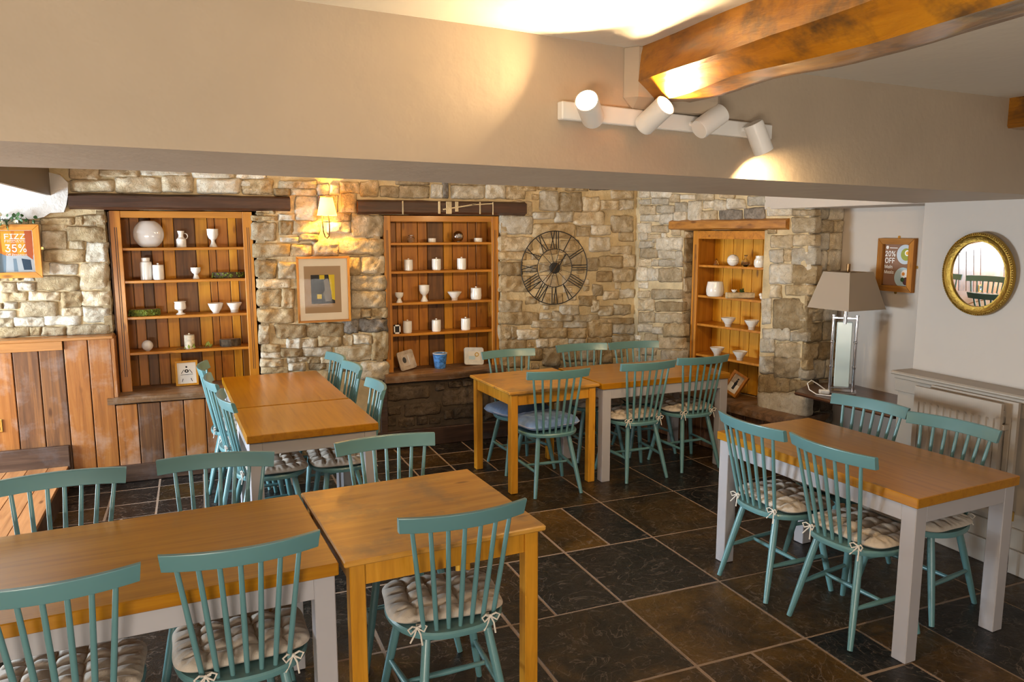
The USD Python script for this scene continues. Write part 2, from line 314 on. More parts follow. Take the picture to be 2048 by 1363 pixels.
fx = [1.81-.305*k for k in range(17, 0, -1)] + [1.81, 2.12, 2.42, 2.73, 3.04, 3.35, 3.66, 4.2]
fy = [5.42, 5.70, 6.03, 6.34, 6.60]
for i in range(len(fx)-1):
    for j in range(len(fy)-1): tiles.append((fx[i], fx[i+1], fy[j], fy[j+1]))
for (x0, x1, y0, y1) in tiles:
    g = 0.0062; j = lambda: rng.uniform(-.002, .002); zt = rng.uniform(-.002, .0)
    P = [(x0+g+j(), y0+g+j()), (x1-g+j(), y0+g+j()), (x1-g+j(), y1-g+j()), (x0+g+j(), y1-g+j())]
    cx, cy = (x0+x1)/2, (y0+y1)/2
    Q = [(cx+(a-cx)*(1-.004/max(.1, x1-x0)), cy+(b-cy)*(1-.004/max(.1, y1-y0))) for a, b in P]
    m = hull([(a, b, -.03) for a, b in P] + [(a, b, zt-.003) for a, b in P] + [(a, b, zt) for a, b in Q])
    wts = [5, 3, 2, 3] if y0 < 5.4 else [6, 2, 1, 2]
    part(fl, 'tile', m, rng.choices(SLATES, wts)[0], False)

# ------------------------------------------------------------------ shell: ceiling, side walls, windows behind the camera
def zc(x): return 2.355 + .0155*x + max(0, x-1.9)*.023
xs = [XL-.1, -1, 0, 1.0, 1.9, 2.6, 3.4, 4.7]; cv = []; cf = []
for x in xs:
    for (y, z) in ((YF-.1, zc(x)), (2.62, zc(x)), (2.62, 2.75), (YF-.1, 2.75)): cv.append((x, y, z))
for i in range(len(xs)-1):
    for k in range(4):
        a, b = i*4+k, i*4+(k+1) % 4; cf += [(a, b, b+4), (a, b+4, a+4)]
cf += [(0, 2, 1), (0, 3, 2)]; e = (len(xs)-1)*4; cf += [(e, e+1, e+2), (e, e+2, e+3)]
cl = thing('ceiling', 'low white painted ceiling', 'ceiling', kind='structure')
m = trimesh.Trimesh(cv, cf, process=False); trimesh.repair.fix_normals(m); part(cl, 'ceiling_panel', m, CEIL, False)
part(cl, 'ceiling_panel', box(XL-.1, 4.9, 2.3, 6.75, 2.62, 2.8), CEIL, False)

def wall_with_windows(name, label, axis, at_, lo, hi, wins, mat_, thick=.2):
    w = thing(name, label, 'wall', kind='structure')
    holes = [[(a, c), (b, c), (b, d), (a, d)] for a, b, c, d in wins]
    m = prism_holes([(lo, 0), (hi, 0), (hi, 2.75), (lo, 2.75)], holes, 0, thick); v = np.array(m.vertices)
    if axis == 'y': m = trimesh.Trimesh(np.stack([v[:, 0], at_-v[:, 2], v[:, 1]], 1), m.faces)
    else: m = trimesh.Trimesh(np.stack([at_-v[:, 2], v[:, 0], v[:, 1]], 1), m.faces)
    trimesh.repair.fix_normals(m); part(w, 'plaster', m, mat_, False); return w
wall_with_windows('wall_front', 'cream wall behind the camera with two windows', 'y', YF, XL-.2, 4.4, [(-2.5, -.7, .42, 1.02), (.8, 2.4, .42, 1.02)], PLASTER)
wall_with_windows('wall_left', 'cream wall at the left end of the room with a window', 'x', XL, YF-.1, 6.75, [(4.5, 6.0, .55, 1.5)], PLASTER)
def window(n, axis, at_, a, b, c, d, label):
    w = thing(f'window_{n}', label, 'window', kind='structure'); bars = []
    for (p, q, r, s) in ((a, a+.05, c, d), (b-.05, b, c, d), (a, b, c, c+.05), (a, b, d-.05, d), ((a+b)/2-.015, (a+b)/2+.015, c, d), (a, b, (c+d)/2-.015, (c+d)/2+.015)):
        bars.append(box(p, q, at_-.16, at_-.12, r, s) if axis == 'y' else box(at_-.16, at_-.12, p, q, r, s))
    part(w, 'window_frame', cat(bars), WHITE, False)
    part(w, 'pane', box(a, b, at_-.145, at_-.14, c, d) if axis == 'y' else box(at_-.145, at_-.14, a, b, c, d), DAYPANE, False)
window(1, 'y', YF, -2.5, -.7, .42, 1.02, 'white framed window behind the camera on the left')
window(2, 'y', YF, .8, 2.4, .42, 1.02, 'white framed window behind the camera on the right')
window(3, 'x', XL, 4.5, 6.0, .55, 1.5, 'white framed window in the left end wall')

wr = thing('wall_right', 'smooth taupe plaster wall with the gilt oval mirror', 'wall', kind='structure')
part(wr, 'plaster', box(XW, 4.8, YF-.1, 3.46, 0, 2.75, .006), PLASTER_GREY, False)
part(wr, 'plaster', box(XW, 4.8, 3.40, 4.9, 2.022, 2.75, .004), PLASTER_GREY, False, label='plaster header over the alcove')
wa = thing('wall_alcove', 'pale grey plaster wall at the back of the lamp alcove', 'wall', kind='structure')
XA = 4.58
part(wa, 'plaster', box(XA, 4.8, 3.3, 4.9, 0, 2.1), PLASTER_GREY, False)

# ------------------------------------------------------------------ the boxed plaster beam
bm = thing('trim_1', 'deep boxed plaster beam crossing the room with a spotlight bar on its face', 'beam', kind='structure')
front = [(-3.5, 1.27), (-.323, 1.735), (.753, 1.907), (1.975, 2.149), (3.633, 2.485), (4.3, 2.63)]
back = [(4.3, 3.56), (2.689, 3.11), (1.109, 2.71), (-.1, 2.433), (-.455, 2.416), (-3.5, 2.1)]
part(bm, 'plaster', prism(front+back, 2.025, 2.72), PLASTER, False)
tb = thing('trim_2', 'brown boxed downstand with pale underside at the left of the back wall', 'beam', kind='structure')
part(tb, 'side_board', box(-.93, -.905, 2.2, 6.34, 2.108, 2.62), plain('brown_paint', (.11, .075, .042), .5), False)
part(tb, 'soffit', box(XL, -.93, 2.2, 6.34, 2.112, 2.62), WHITEWASH, False)

# ------------------------------------------------------------------ stone walls
BK = Plane((0, 6.375, 0), (1, 0, 0), (0, -1, 0))
S2 = Plane((3.885, 6.36, 0), (.1905, -.9817, 0), (-.9817, -.1905, 0))
RET = Plane((4.25, 4.49, 0), (1, 0, 0), (0, -1, 0))

def stone_mesh(quad, proud, seed, depth=.05, nu=15, nv=11, rough=1.0):
    """quad: 4 (u, v) corners, anticlockwise from bottom left; returns local (u, v, w) vertices, faces"""
    r = np.random.default_rng(seed); q = np.asarray(quad, float) + np.array([(-1, -1), (1, -1), (1, 1), (-1, 1)])*.0055
    su, sv = np.linspace(-1, 1, nu), np.linspace(-1, 1, nv); U, V = np.meshgrid(su, sv)
    ex = 12.0; R = np.maximum((np.abs(U)**ex + np.abs(V)**ex)**(1/ex), 1e-6); S = np.maximum(np.abs(U), np.abs(V))/R
    u, v = U*S, V*S
    a, b = (u+1)/2, (v+1)/2
    P = (1-a)[..., None]*(1-b)[..., None]*q[0] + a[..., None]*(1-b)[..., None]*q[1] + a[..., None]*b[..., None]*q[2] + (1-a)[..., None]*b[..., None]*q[3]
    w_, h_ = np.linalg.norm(q[1]-q[0]), np.linalg.norm(q[3]-q[0])
    off = r.uniform(0, 100, 3); s = 14.0
    N = np.stack([P[..., 0]*s+off[0], P[..., 1]*s+off[1], np.full_like(u, off[2])], -1)
    rim = np.maximum(np.abs(U), np.abs(V))
    jit = min(.013, .11*min(w_, h_))*rough
    P = P + np.stack([meshkit.fbm(N*1.3, 2, seed)-.5, meshkit.fbm(N*1.3+9, 2, seed+1)-.5], -1)*2*jit*rim[..., None]**2
    edge = 1-np.clip((rim-.55)/.45, 0, 1)**2.4
    tilt = r.uniform(-.008, .008)*U + r.uniform(-.008, .006)*V
    Wd = proud*(.25+.75*edge) + (meshkit.fbm(N*1.5+5, 4, seed+2)-.5)*.050*rough*edge + tilt*edge
    top = np.concatenate([P, Wd[..., None]], -1).reshape(-1, 3)
    idx = np.arange(nu*nv).reshape(nv, nu); F = []
    for i in range(nv-1):
        for j in range(nu-1): F += [(idx[i, j], idx[i, j+1], idx[i+1, j+1]), (idx[i, j], idx[i+1, j+1], idx[i+1, j])]
    ring = list(idx[0, :]) + list(idx[1:, -1]) + list(idx[-1, -2::-1]) + list(idx[-2:0:-1, 0]); n0 = len(top)
    bot = top[ring].copy(); bot[:, 2] = -depth; V_ = np.vstack([top, bot]); k = len(ring)
    for i in range(k):
        a0, a1 = ring[i], ring[(i+1) % k]; b0, b1 = n0+i, n0+(i+1) % k; F += [(a0, b0, b1), (a0, b1, a1)]
    return V_, np.array(F)
class StoneWall:
    def __init__(s, path, pl): s.path, s.pl, s.rects, s.n, s.bag = path, pl, [], 0, None
    def add(s, quad, proud, m, rough=1.0, depth=.05):
        s.n += 1; V, F = stone_mesh(quad, proud, 1000+s.n*7+len(s.path), depth, rough=rough)
        me = trimesh.Trimesh(s.pl.arr(V), F, process=False)
        if np.linalg.det(np.array([s.pl.u, [0, 0, 1], s.pl.n])) < 0: me.invert()
        if s.bag is None: part(s.path, 'stone', me, m, smooth=True)
        else: s.bag.append(me)
        q = np.asarray(quad); s.rects.append((q[:, 0].min(), q[:, 0].max(), q[:, 1].min(), q[:, 1].max()))
    def crop(s, ox, oy, sc, L, mats=None, proud=None, rough=1.0):
        for b in L:
            x0, y0, x1, y1 = (ox+b[0]/sc, oy+b[1]/sc, ox+b[2]/sc, oy+b[3]/sc)
            q = [s.pl.uv(x0, y1, .03), s.pl.uv(x1, y1, .03), s.pl.uv(x1, y0, .03), s.pl.uv(x0, y0, .03)]
            j = lambda: np.array([rng.uniform(-.004, .004), rng.uniform(-.004, .004)])
            s.add([a+j() for a in q], proud or rng.uniform(.014, .032), b[4] if len(b) > 4 else rng.choices(mats or STONES, [3, 3, 2][:len(mats or STONES)])[0], rough)
    def fill(s, u0, u1, v0, v1, mats, tries=900, limit=60, sizes=((.16, .28, .07, .11), (.09, .16, .05, .09), (.05, .09, .03, .06)), ok=None, gap=.012, proud=(.008, .022)):
        c = 0
        for (a, b, d, e_) in sizes:
            for _ in range(tries):
                if c >= limit: return
                w, h = rng.uniform(a, b), rng.uniform(d, e_); x, y = rng.uniform(u0, u1-w) if u1-w > u0 else u0, rng.uniform(v0, v1-h) if v1-h > v0 else v0
                if x+w > u1 or y+h > v1: continue
                if any(x < r[1]+gap and x+w > r[0]-gap and y < r[3]+gap and y+h > r[2]-gap for r in s.rects): continue
                if ok and not ok(x, x+w, y, y+h): continue
                s.add([(x, y), (x+w, y), (x+w, y+h), (x, y+h)], rng.uniform(*proud), rng.choice(mats)); c += 1

# openings (u is world x for the back wall)
LC = dict(x0=-.585, x1=.475, z0=.60, z1=2.012); MC = dict(x0=1.435, x1=2.525, z0=.55, z1=1.992)
wb = thing('wall_back', 'rough cream limestone back wall with two shelved niches', 'wall', kind='structure')
m = prism_holes([(XL, 0), (3.95, 0), (3.95, 2.6), (XL, 2.6)], [[(c['x0'], c['z0']), (c['x1'], c['z0']), (c['x1'], c['z1']), (c['x0'], c['z1'])] for c in (LC, MC)], -.4, 0)
part(wb, 'mortar', onplane(BK, m), MORTAR, False)
part(wb, 'mortar', box(XL-.1, 4.9, 6.76, 6.9, 0, 2.8), MORTAR, False)
SW = StoneWall(wb, BK)
D_ = STONE_DARK
SW.crop(0, 430, 6.817, [(540, 40, 1000, 132), (1130, 5, 1420, 135), (1025, 15, 1125, 128), (910, 165, 1415, 342), (575, 225, 905, 455), (955, 365, 1130, 455), (1180, 365, 1455, 622), (590, 475, 1145, 637),
    (680, 665, 1048, 800), (1092, 655, 1460, 1002), (485, 840, 1080, 1020), (0, 925, 222, 1050), (228, 930, 475, 1030), (35, 1060, 345, 1165), (392, 1050, 808, 1165), (840, 1042, 1105, 1248), (1108, 1040, 1495, 1232),
    (-60, 1215, 25, 1268), (50, 1198, 218, 1265), (260, 1190, 768, 1378), (850, 1270, 1108, 1370), (1128, 1260, 1480, 1455), (-60, 1310, 196, 1400), (0, 856, 260, 888), (330, 856, 450, 888), (560, 120, 900, 215)])
SW.crop(0, 620, 6.817, [(-30, 112, 178, 230), (182, 100, 600, 214), (606, 84, 1078, 195), (-10, 240, 402, 362), (558, 235, 888, 348), (905, 202, 1500, 342), (410, 245, 550, 340)])
SW.crop(0, 330, 2.1635, [(304, 65, 493, 112), (500, 52, 697, 117), (703, 46, 836, 117), (856, 60, 1036, 121), (1050, 62, 1180, 122), (300, 14, 420, 56), (430, 20, 600, 46), (610, 18, 820, 42), (835, 15, 1010, 52), (1025, 20, 1150, 54)])
SW.crop(480, 360, 6.817, [(168, 490, 505, 545), (166, 585, 492, 822), (540, 565, 716, 738), (722, 560, 1100, 722), (560, 780, 800, 835), (805, 735, 1070, 815), (190, 868, 690, 1045), (700, 880, 982, 1030), (988, 850, 1340, 1030),
    (1530, 485, 1955, 772), (1200, 570, 1515, 720), (1358, 808, 1972, 1005), (1660, 1040, 1975, 1270), (1500, 1040, 1648, 1290), (215, 1090, 505, 1330), (530, 1130, 780, 1340), (762, 220, 1060, 545), (1320, 450, 1515, 560), (1390, 180, 1590, 440),
    (540, 10, 1050, 108), (1060, 55, 1215, 190), (1235, 55, 1350, 190), (700, 125, 1045, 205), (20, 10, 430, 78), (40, 108, 450, 190), (470, 120, 680, 200), (1650, 10, 1890, 205), (1370, 20, 1630, 165), (1080, 205, 1340, 440), (530, 470, 740, 545)])
SW.crop(480, 550, 6.817, [(232, 60, 697, 172), (250, 198, 560, 425), (572, 190, 742, 445), (252, 462, 738, 648), (270, 690, 402, 930), (488, 668, 905, 852), (925, 663, 1422, 842), (1430, 618, 1620, 792, D_), (1628, 600, 2025, 772, D_), (640, 868, 832, 1002),
    (838, 880, 1042, 990), (1072, 838, 1392, 972), (1408, 828, 1548, 955), (1556, 820, 1790, 938), (1812, 772, 2025, 1162), (570, 1010, 850, 1115), (862, 990, 1252, 1105), (1298, 968, 1800, 1168), (300, 1060, 562, 1132), (300, 1150, 592, 1250),
    (300, 1262, 662, 1345), (658, 1135, 780, 1190), (790, 1122, 932, 1172), (668, 1200, 892, 1302), (940, 1130, 1105, 1202), (1112, 1130, 1290, 1205), (1525, 5, 1990, 203), (1523, 213, 1994, 447), (1528, 468, 1645, 592), (1655, 468, 1792, 582),
    (1800, 450, 2012, 572), (1660, 1188, 2035, 1423), (950, 1212, 1170, 1292), (1178, 1212, 1600, 1310), (310, 950, 545, 1045)])
SW.crop(740, 360, 6.817, [(150, 90, 400, 232), (405, 80, 822, 238), (850, 62, 1000, 238), (1005, 20, 1075, 235, D_), (1118, 75, 1570, 242), (1600, 62, 1862, 248), (1872, 90, 2130, 252), (370, -20, 820, 62), (1100, 0, 1590, 60), (1610, 5, 2020, 50)])
SW.crop(980, 340, 2.4346, [(58, 222, 213, 312), (52, 325, 212, 392), (52, 400, 180, 437), (52, 448, 162, 512), (52, 516, 202, 592), (52, 636, 162, 690), (52, 695, 242, 752), (52, 760, 108, 822), (245, 100, 335, 195), (345, 110, 452, 202), (458, 130, 540, 197), (545, 146, 632, 190),
    (638, 146, 705, 190), (598, 100, 705, 138), (325, 205, 408, 252), (412, 205, 562, 266), (597, 222, 703, 303), (215, 205, 316, 237), (218, 262, 420, 330), (430, 275, 495, 322), (500, 270, 592, 312), (490, 328, 590, 395), (638, 305, 702, 345), (592, 370, 697, 407),
    (538, 420, 652, 472), (658, 410, 712, 470), (527, 495, 600, 542), (605, 482, 708, 540), (508, 560, 552, 612), (560, 590, 632, 630), (637, 582, 708, 622), (478, 430, 530, 488), (348, 660, 440, 702), (538, 665, 606, 707), (610, 655, 692, 702),
    (440, 612, 522, 660), (310, 690, 410, 737), (415, 706, 536, 737), (540, 722, 708, 748), (250, 696, 302, 726), (208, 735, 360, 768), (365, 740, 477, 768), (482, 727, 600, 812), (138, 778, 242, 822), (246, 772, 377, 817), (383, 770, 475, 822),
    (604, 752, 718, 800), (112, 764, 134, 822), (58, 830, 182, 872), (232, 826, 286, 864), (290, 816, 386, 862), (391, 822, 470, 845), (480, 820, 598, 843), (604, 806, 712, 838), (58, 880, 172, 962), (195, 870, 256, 925), (262, 866, 346, 955), (352, 868, 430, 930), (440, 865, 522, 930), (530, 870, 602, 940), (500, 635, 535, 690)])
SW.crop(980, 340, 2.4346, [(120, 62, 230, 98), (240, 60, 330, 92), (375, 72, 480, 100), (490, 76, 590, 96)], [STONES[2], D_, STONES[0]])
wall_ok = lambda a, b, c, d: True
SW.fill(2.53, 3.86, .60, 2.22, STONES[:1]+STONES[2:], limit=60)
SW.fill(-.8, 3.86, 2.2, 2.60, STONES[:1]+STONES[2:], limit=34, sizes=((.26, .36, .10, .13), (.16, .26, .08, .11)))
SW.fill(.49, 1.43, 1.0, 2.25, STONES, limit=14, sizes=((.07, .14, .04, .07), (.05, .08, .03, .05)))
SW.fill(-1.75, -.60, 1.12, 1.88, STONES, limit=22)
SW.fill(2.53, 3.86, .12, .60, [STONE_LOW], limit=10)
LOWSW = SW
part(wb, 'dark_render', onplane(BK, box(1.44, 2.54, .0, .56, -.01, .006)), plain('sooty_render', (.085, .058, .036), .9, bump=.01, bscale=20, mottled=.3, mscale=8), False)
SW.fill(1.46, 2.52, .17, .54, [STONE_LOW], limit=24, proud=(.015, .035), sizes=((.25, .4, .10, .14), (.14, .24, .07, .11), (.07, .14, .04, .08)))
# plaster patch top left of the stone
pl_ = [BK.uv(x, y, .04) for x, y in [(-330, 436), (0, 441), (35, 437), (62, 438), (88, 434), (100, 426), (128, 424), (133, 410), (136, 392), (136, 365), (120, 350), (100, 345), (-330, 340)]]
m = trimesh.creation.extrude_polygon(__import__('shapely.geometry', fromlist=['Polygon']).Polygon(pl_).buffer(.02).buffer(-.02), .05, engine='earcut')
part(wb, 'plaster', onplane(BK, m, 0, 0, 0.0), WHITEWASH, False, label='whitewashed plaster patch over the stone')

# the angled stone wall with the third niche, and its pier
w2 = thing('wall_corner', 'angled limestone wall with a shelved niche ending in a stone pier', 'wall', kind='structure')
N0, N1, NB, NT = S2.uv(1363, 560)[0], S2.uv(1523, 560)[0], .43, 1.862
m = prism_holes([(-.05, 0), (1.905, 0), (1.905, 2.6), (-.05, 2.6)], [[(N0, NB), (N1, NB), (N1, NT), (N0, NT)]], -.36, -.015)
part(w2, 'mortar', onplane(S2, m), MORTAR, False)
part(w2, 'mortar', box(4.245, XA+.02, 4.505, 4.80, 0, 2.6), MORTAR, False)
part(w2, 'mortar', box(3.9, 4.9, 6.30, 6.7, 0, 2.6), MORTAR, False)
part(w2, 'mortar', pbox(S2, -.2, 1.95, 0, 2.6, -.45, -.37), MORTAR, False)
S2s = Plane(S2.o - S2.n*.015, S2.u, S2.n)
SX = StoneWall(w2, S2s)
SX.crop(1250, 360, 6.194, [(157, 140, 282, 212), (298, 135, 552, 212), (150, 245, 288, 297), (308, 230, 512, 292), (158, 320, 358, 417), (378, 312, 585, 402), (168, 432, 410, 507), (413, 420, 572, 537), (588, 396, 730, 525), (138, 530, 302, 642), (313, 566, 512, 642),
    (143, 650, 252, 732), (258, 672, 420, 727), (428, 660, 484, 715), (158, 760, 332, 832), (322, 722, 362, 762), (368, 710, 688, 867), (162, 850, 385, 962), (388, 872, 604, 967), (142, 980, 302, 1062), (328, 990, 390, 1062), (397, 990, 612, 1067),
    (138, 1080, 262, 1242), (270, 1092, 392, 1232), (403, 1092, 682, 1257), (612, 880, 686, 1066), (530, 180, 652, 272), (668, 180, 842, 237), (858, 150, 1080, 250), (1160, 165, 1332, 222), (598, 282, 752, 392), (760, 262, 922, 512), (948, 262, 1072, 347),
    (1080, 255, 1222, 372), (1238, 232, 1462, 347), (1498, 205, 1822, 312), (930, 372, 1112, 497), (1148, 372, 1422, 492, D_), (1458, 350, 1702, 482, D_), (1733, 322, 2040, 440)], [STONES[1], STONES[1], STONES[0]])
SX.crop(980, 340, 2.4346, [(710, 630, 790, 685), (796, 642, 927, 687), (714, 695, 790, 742), (796, 700, 922, 742), (714, 750, 780, 788), (786, 765, 832, 797), (836, 750, 937, 812), (745, 797, 804, 852), (810, 818, 927, 872), (728, 862, 802, 902), (824, 880, 932, 932), (712, 590, 770, 622), (778, 582, 925, 626)], [STONES[1], STONES[0], STONES[2]])
SX.crop(1540, 400, 5.68, [(228, 190, 500, 368), (-10, 400, 238, 540), (245, 400, 500, 520), (220, 545, 500, 738), (-20, 560, 130, 702), (148, 565, 212, 692), (-20, 730, 235, 952), (245, 745, 505, 955), (150, 970, 500, 1082), (-20, 965, 105, 1112), (240, 110, 500, 180)], [STONES[0], STONES[2], STONES[1]])
SX.crop(1350, 560, 4.867, [(830, 190, 912, 422), (935, 182, 1270, 482), (838, 470, 1100, 582), (1108, 512, 1270, 590), (815, 578, 950, 702), (958, 612, 1222, 752), (808, 752, 942, 912), (950, 762, 1210, 962), (1214, 890, 1282, 962), (1228, 780, 1282, 872), (798, 932, 1090, 1090), (1098, 982, 1280, 1082), (785, 1102, 1275, 1335, STONES[1])], [STONES[0], STONES[1], STONES[2]], rough=1.3)
SX.fill(.02, N0-.02, 0.6, 2.22, STONES[:2], limit=30, sizes=((.08, .14, .05, .08), (.05, .08, .03, .05)))
SX.fill(.02, 1.88, 2.15, 2.60, STONES[:1]+STONES[2:], limit=35, sizes=((.16, .28, .09, .12), (.10, .2, .06, .09)))
SX.fill(N0, 1.9, NT+.13, 2.22, STONES[:1]+STONES[2:], limit=30)
SX.fill(N1+.02, 1.9, .5, 2.05, STONES, limit=20, sizes=((.08, .14, .05, .08), (.05, .08, .03, .05)))
SR = StoneWall(w2, Plane((4.25, 4.505, 0), (1, 0, 0), (0, -1, 0)))
z = .12
while z < 2.0:
    h = rng.uniform(.09, .17); x = .0
    while x < .33:
        w = rng.uniform(.12, .24); x1 = min(x+w, .335)
        if x1-x > .05: SR.add([(x, z), (x1-.012, z), (x1-.012, z+h-.014), (x, z+h-.014)], rng.uniform(.015, .03), rng.choice(STONES if z > .62 else [STONE_DARK, STONE_LOW]))
        x = x1
    z += h
# stones lining the left jamb of the niche
SJ = StoneWall(w2, Plane(S2.at(N0, 0, -.30), S2.n, S2.u))
z = .55
while z < NT-.05:
    h = min(rng.uniform(.12, .24), NT-z); SJ.add([(.10, z), (.275, z), (.275, z+h-.014), (.10, z+h-.014)], .012, rng.choice(STONES[:1]+STONES[2:])); z += h
for (c, side) in ((LC, 0), (LC, 1), (MC, 0), (MC, 1)):
    x = c['x0'] if side == 0 else c['x1']
    J = StoneWall(wb, Plane((x, 6.375, 0), (0, 1, 0), (1 if side == 0 else -1, 0, 0))); J.bag = []; z = 1.12 if c is LC and side == 0 else .72
    while z < c['z1']-.05:
        h = min(rng.uniform(.10, .2), c['z1']-z); J.add([(-.005, z), (.10, z), (.10, z+h-.012), (-.005, z+h-.012)], .008, rng.choice(STONES), rough=.8); z += h
    part(wb, 'jamb_stones', cat(J.bag), STONES[2], smooth=True, kind='stuff')

# ------------------------------------------------------------------ lintels and sills
def rough_bar(x0, x1, y0, y1, z0, z1, seed, amp=.006, n=40, axis=0):
    m = box(x0, x1, y0, y1, z0, z1); L = [x1-x0, y1-y0, z1-z0]
    V = []; F = []; sec = []
    k = 16; th = np.arange(k)*2*np.pi/k+np.pi/k
    for i in range(n+1):
        t = i/n
        c = np.stack([np.cos(th), np.sin(th)], 1); c = c/np.maximum(np.abs(c).max(1, keepdims=True), (np.abs(c)**8).sum(1, keepdims=True)**(1/8))
        if axis == 0:
            P = np.stack([np.full(k, x0+t*(x1-x0)), (y0+y1)/2+c[:, 0]*(y1-y0)/2, (z0+z1)/2+c[:, 1]*(z1-z0)/2], 1)
        else:
            P = np.stack([(x0+x1)/2+c[:, 0]*(x1-x0)/2, np.full(k, y0+t*(y1-y0)), (z0+z1)/2+c[:, 1]*(z1-z0)/2], 1)
        N = np.stack([meshkit.fbm(P*[5, 9, 9] if axis == 0 else P*[9, 5, 9], 3, seed+a)-.5 for a in range(3)], 1)*2*amp; N[:, axis] = 0
        V.append(P+N)
    V = np.vstack(V)
    for i in range(n):
        for j in range(k):
            a0, a1, b0, b1 = i*k+j, i*k+(j+1) % k, (i+1)*k+j, (i+1)*k+(j+1) % k; F += [(a0, a1, b1), (a0, b1, b0)]
    for base, rev in ((0, False), (n*k, True)):
        V = np.vstack([V, V[base:base+k].mean(0)]); c = len(V)-1
        for j in range(k): F.append((c, base+(j+1) % k, base+j) if not rev else (c, base+j, base+(j+1) % k))
    m = trimesh.Trimesh(V, F, process=False); trimesh.repair.fix_normals(m); return m
solo('lintel', rough_bar(-.80, .725, 6.315, 6.60, 2.012, 2.128, 3), OLD_X, 'long dark oak lintel over the left shelf niche', 'lintel')
solo('lintel', rough_bar(1.255, 2.745, 6.315, 6.60, 1.992, 2.112, 5), OLD_X, 'dark oak lintel streaked with mortar over the middle shelf niche', 'lintel')
m = rough_bar(0, 1.32, -.05, .24, 0, .095, 8); q0 = S2.uv(1337, 468, .03); q1 = S2.uv(1570, 465, .03)
def bar_on_s2(u0, u1, z0, z1, w0, w1, seed, amp=.005):
    m = rough_bar(0, u1-u0, -w1, -w0, 0, z1-z0, seed, amp); v = np.array(m.vertices)
    r = trimesh.Trimesh(S2.arr(np.stack([v[:, 0]+u0, v[:, 2]+z0, -v[:, 1]], 1)), m.faces); trimesh.repair.fix_normals(r); return r
solo('lintel', bar_on_s2(S2.uv(1337, 460, .03)[0], S2.uv(1571, 455, .03)[0], NT, NT+.088, -.18, .03, 11), OLD_Y, 'amber timber lintel over the right-hand shelf niche', 'lintel')
solo('window_sill', rough_bar(-.64, .47, 6.215, 6.70, .587, .652, 13, .003), SILL_X, 'worn brown timber sill below the left shelf niche', 'sill')
solo('window_sill', rough_bar(1.445, 2.54, 6.30, 6.70, .565, .657, 15, .008), SILL_X, 'dark waxed timber sill with a rough front edge below the middle shelf niche', 'sill')
solo('window_sill', bar_on_s2(N0-.05, 1.97, .365, .452, -.30, .13, 17, .008), SILL_X, 'low rough timber sill below the right-hand shelf niche', 'sill')
# mortar smears on the middle lintel
sm = []
for (x, z0, z1, w) in ((1.62, 1.995, 2.11, .012), (1.93, 2.0, 2.11, .02), (2.0, 2.0, 2.11, .05), (2.08, 2.02, 2.11, .03), (2.30, 2.0, 2.11, .012), (2.42, 1.995, 2.11, .01)):
    sm.append(box(x, x+w, 6.3115, 6.319, z0, z1-.006, .002))
sm += [T(box(-.15, .15, -.003, .003, -.006, .006, .002), 2.12, 6.3135, 2.06, ry=-9), T(box(-.1, .1, -.003, .003, -.005, .005, .002), 2.33, 6.3135, 2.085, ry=-4)]
part(stage.GetPrimAtPath('/World/lintel_001').GetPath().pathString, 'mortar_smear', cat(sm), MORTAR, False, label='streaks of pale mortar', kind='stuff')

# ------------------------------------------------------------------ wood panelling under the left niche
tp = thing('trim_3', 'old pine board wainscot with a moulded cap along the back wall', 'panelling', kind='structure')
def pxx(px, py, Y=6.24): return aty(px, py, Y)[0]
up = [pxx(p, 700) for p in (-28, 23, 76, 127, 176, 223)]
bounds = [-3.33]
while bounds[-1] < up[0]-.35: bounds.append(bounds[-1]+rng.uniform(.18, .24))
bounds = bounds[:-1] + up + [-.585]
for i in range(len(bounds)-1):
    dark = i in (len(bounds)-6, len(bounds)-5) or (i < len(bounds)-8 and i % 3 == 1)
    hi = 1.085; lo = .0 if i < len(bounds)-2 else .645
    part(tp, 'plank', box(bounds[i]+.003, bounds[i+1]-.003, 6.24, 6.262, lo, hi, .004), PAN_B if dark else PAN_A, False)
low = [pxx(182, 820)] + [pxx(p, 850) for p in (231.5, 278, 324, 370, 413, 455, 497)]
low = [up[-1]] + low[2:] + [.47]
for i in range(len(low)-1):
    part(tp, 'plank', box(low[i]+.003, low[i+1]-.003, 6.24, 6.262, 0, .585, .004), PAN_B if i in (1, 5) else PAN_A, False)
part(tp, 'backing_board', cat([box(XL, -.586, 6.262, 6.372, 0, 1.085), box(-.61, .475, 6.262, 6.372, 0, .585)]), PAN_B, False)
part(tp, 'cap_rail', box(-3.33, -.572, 6.205, 6.385, 1.085, 1.107, .005), PAN_X)
part(tp, 'sub_rail', box(-3.33, pxx(124.5, 690, 6.22), 6.222, 6.24, 1.02, 1.085, .003), PAN_X)
part(tp, 'end_board', box(-.585, -.568, 6.24, 6.45, .645, 1.088, .003), PAN_A, False)
part(tp, 'filler_strip', box(-.57, -.55, 6.43, 6.45, .645, 2.0), PINE_D, False)
part(tp, 'end_board', box(.455, .475, 6.24, 6.38, 0, .585, .003), PAN_B, False)
bb = thing('baseboard_back', 'dark scuffed skirting board along the back wall', 'skirting', kind='structure')
part(bb, 'board', box(-.905, .6, 6.215, 6.24, 0, .13, .004), SKIRT)
part(bb, 'board', box(1.30, 3.80, 6.315, 6.345, 0, .155, .006), SKIRT)
part(bb, 'post', box(1.40, 1.46, 6.32, 6.36, .15, .58, .005), SKIRT)
for i, x in enumerate([2.60, 2.78, 2.95, 3.12, 3.28]): pass
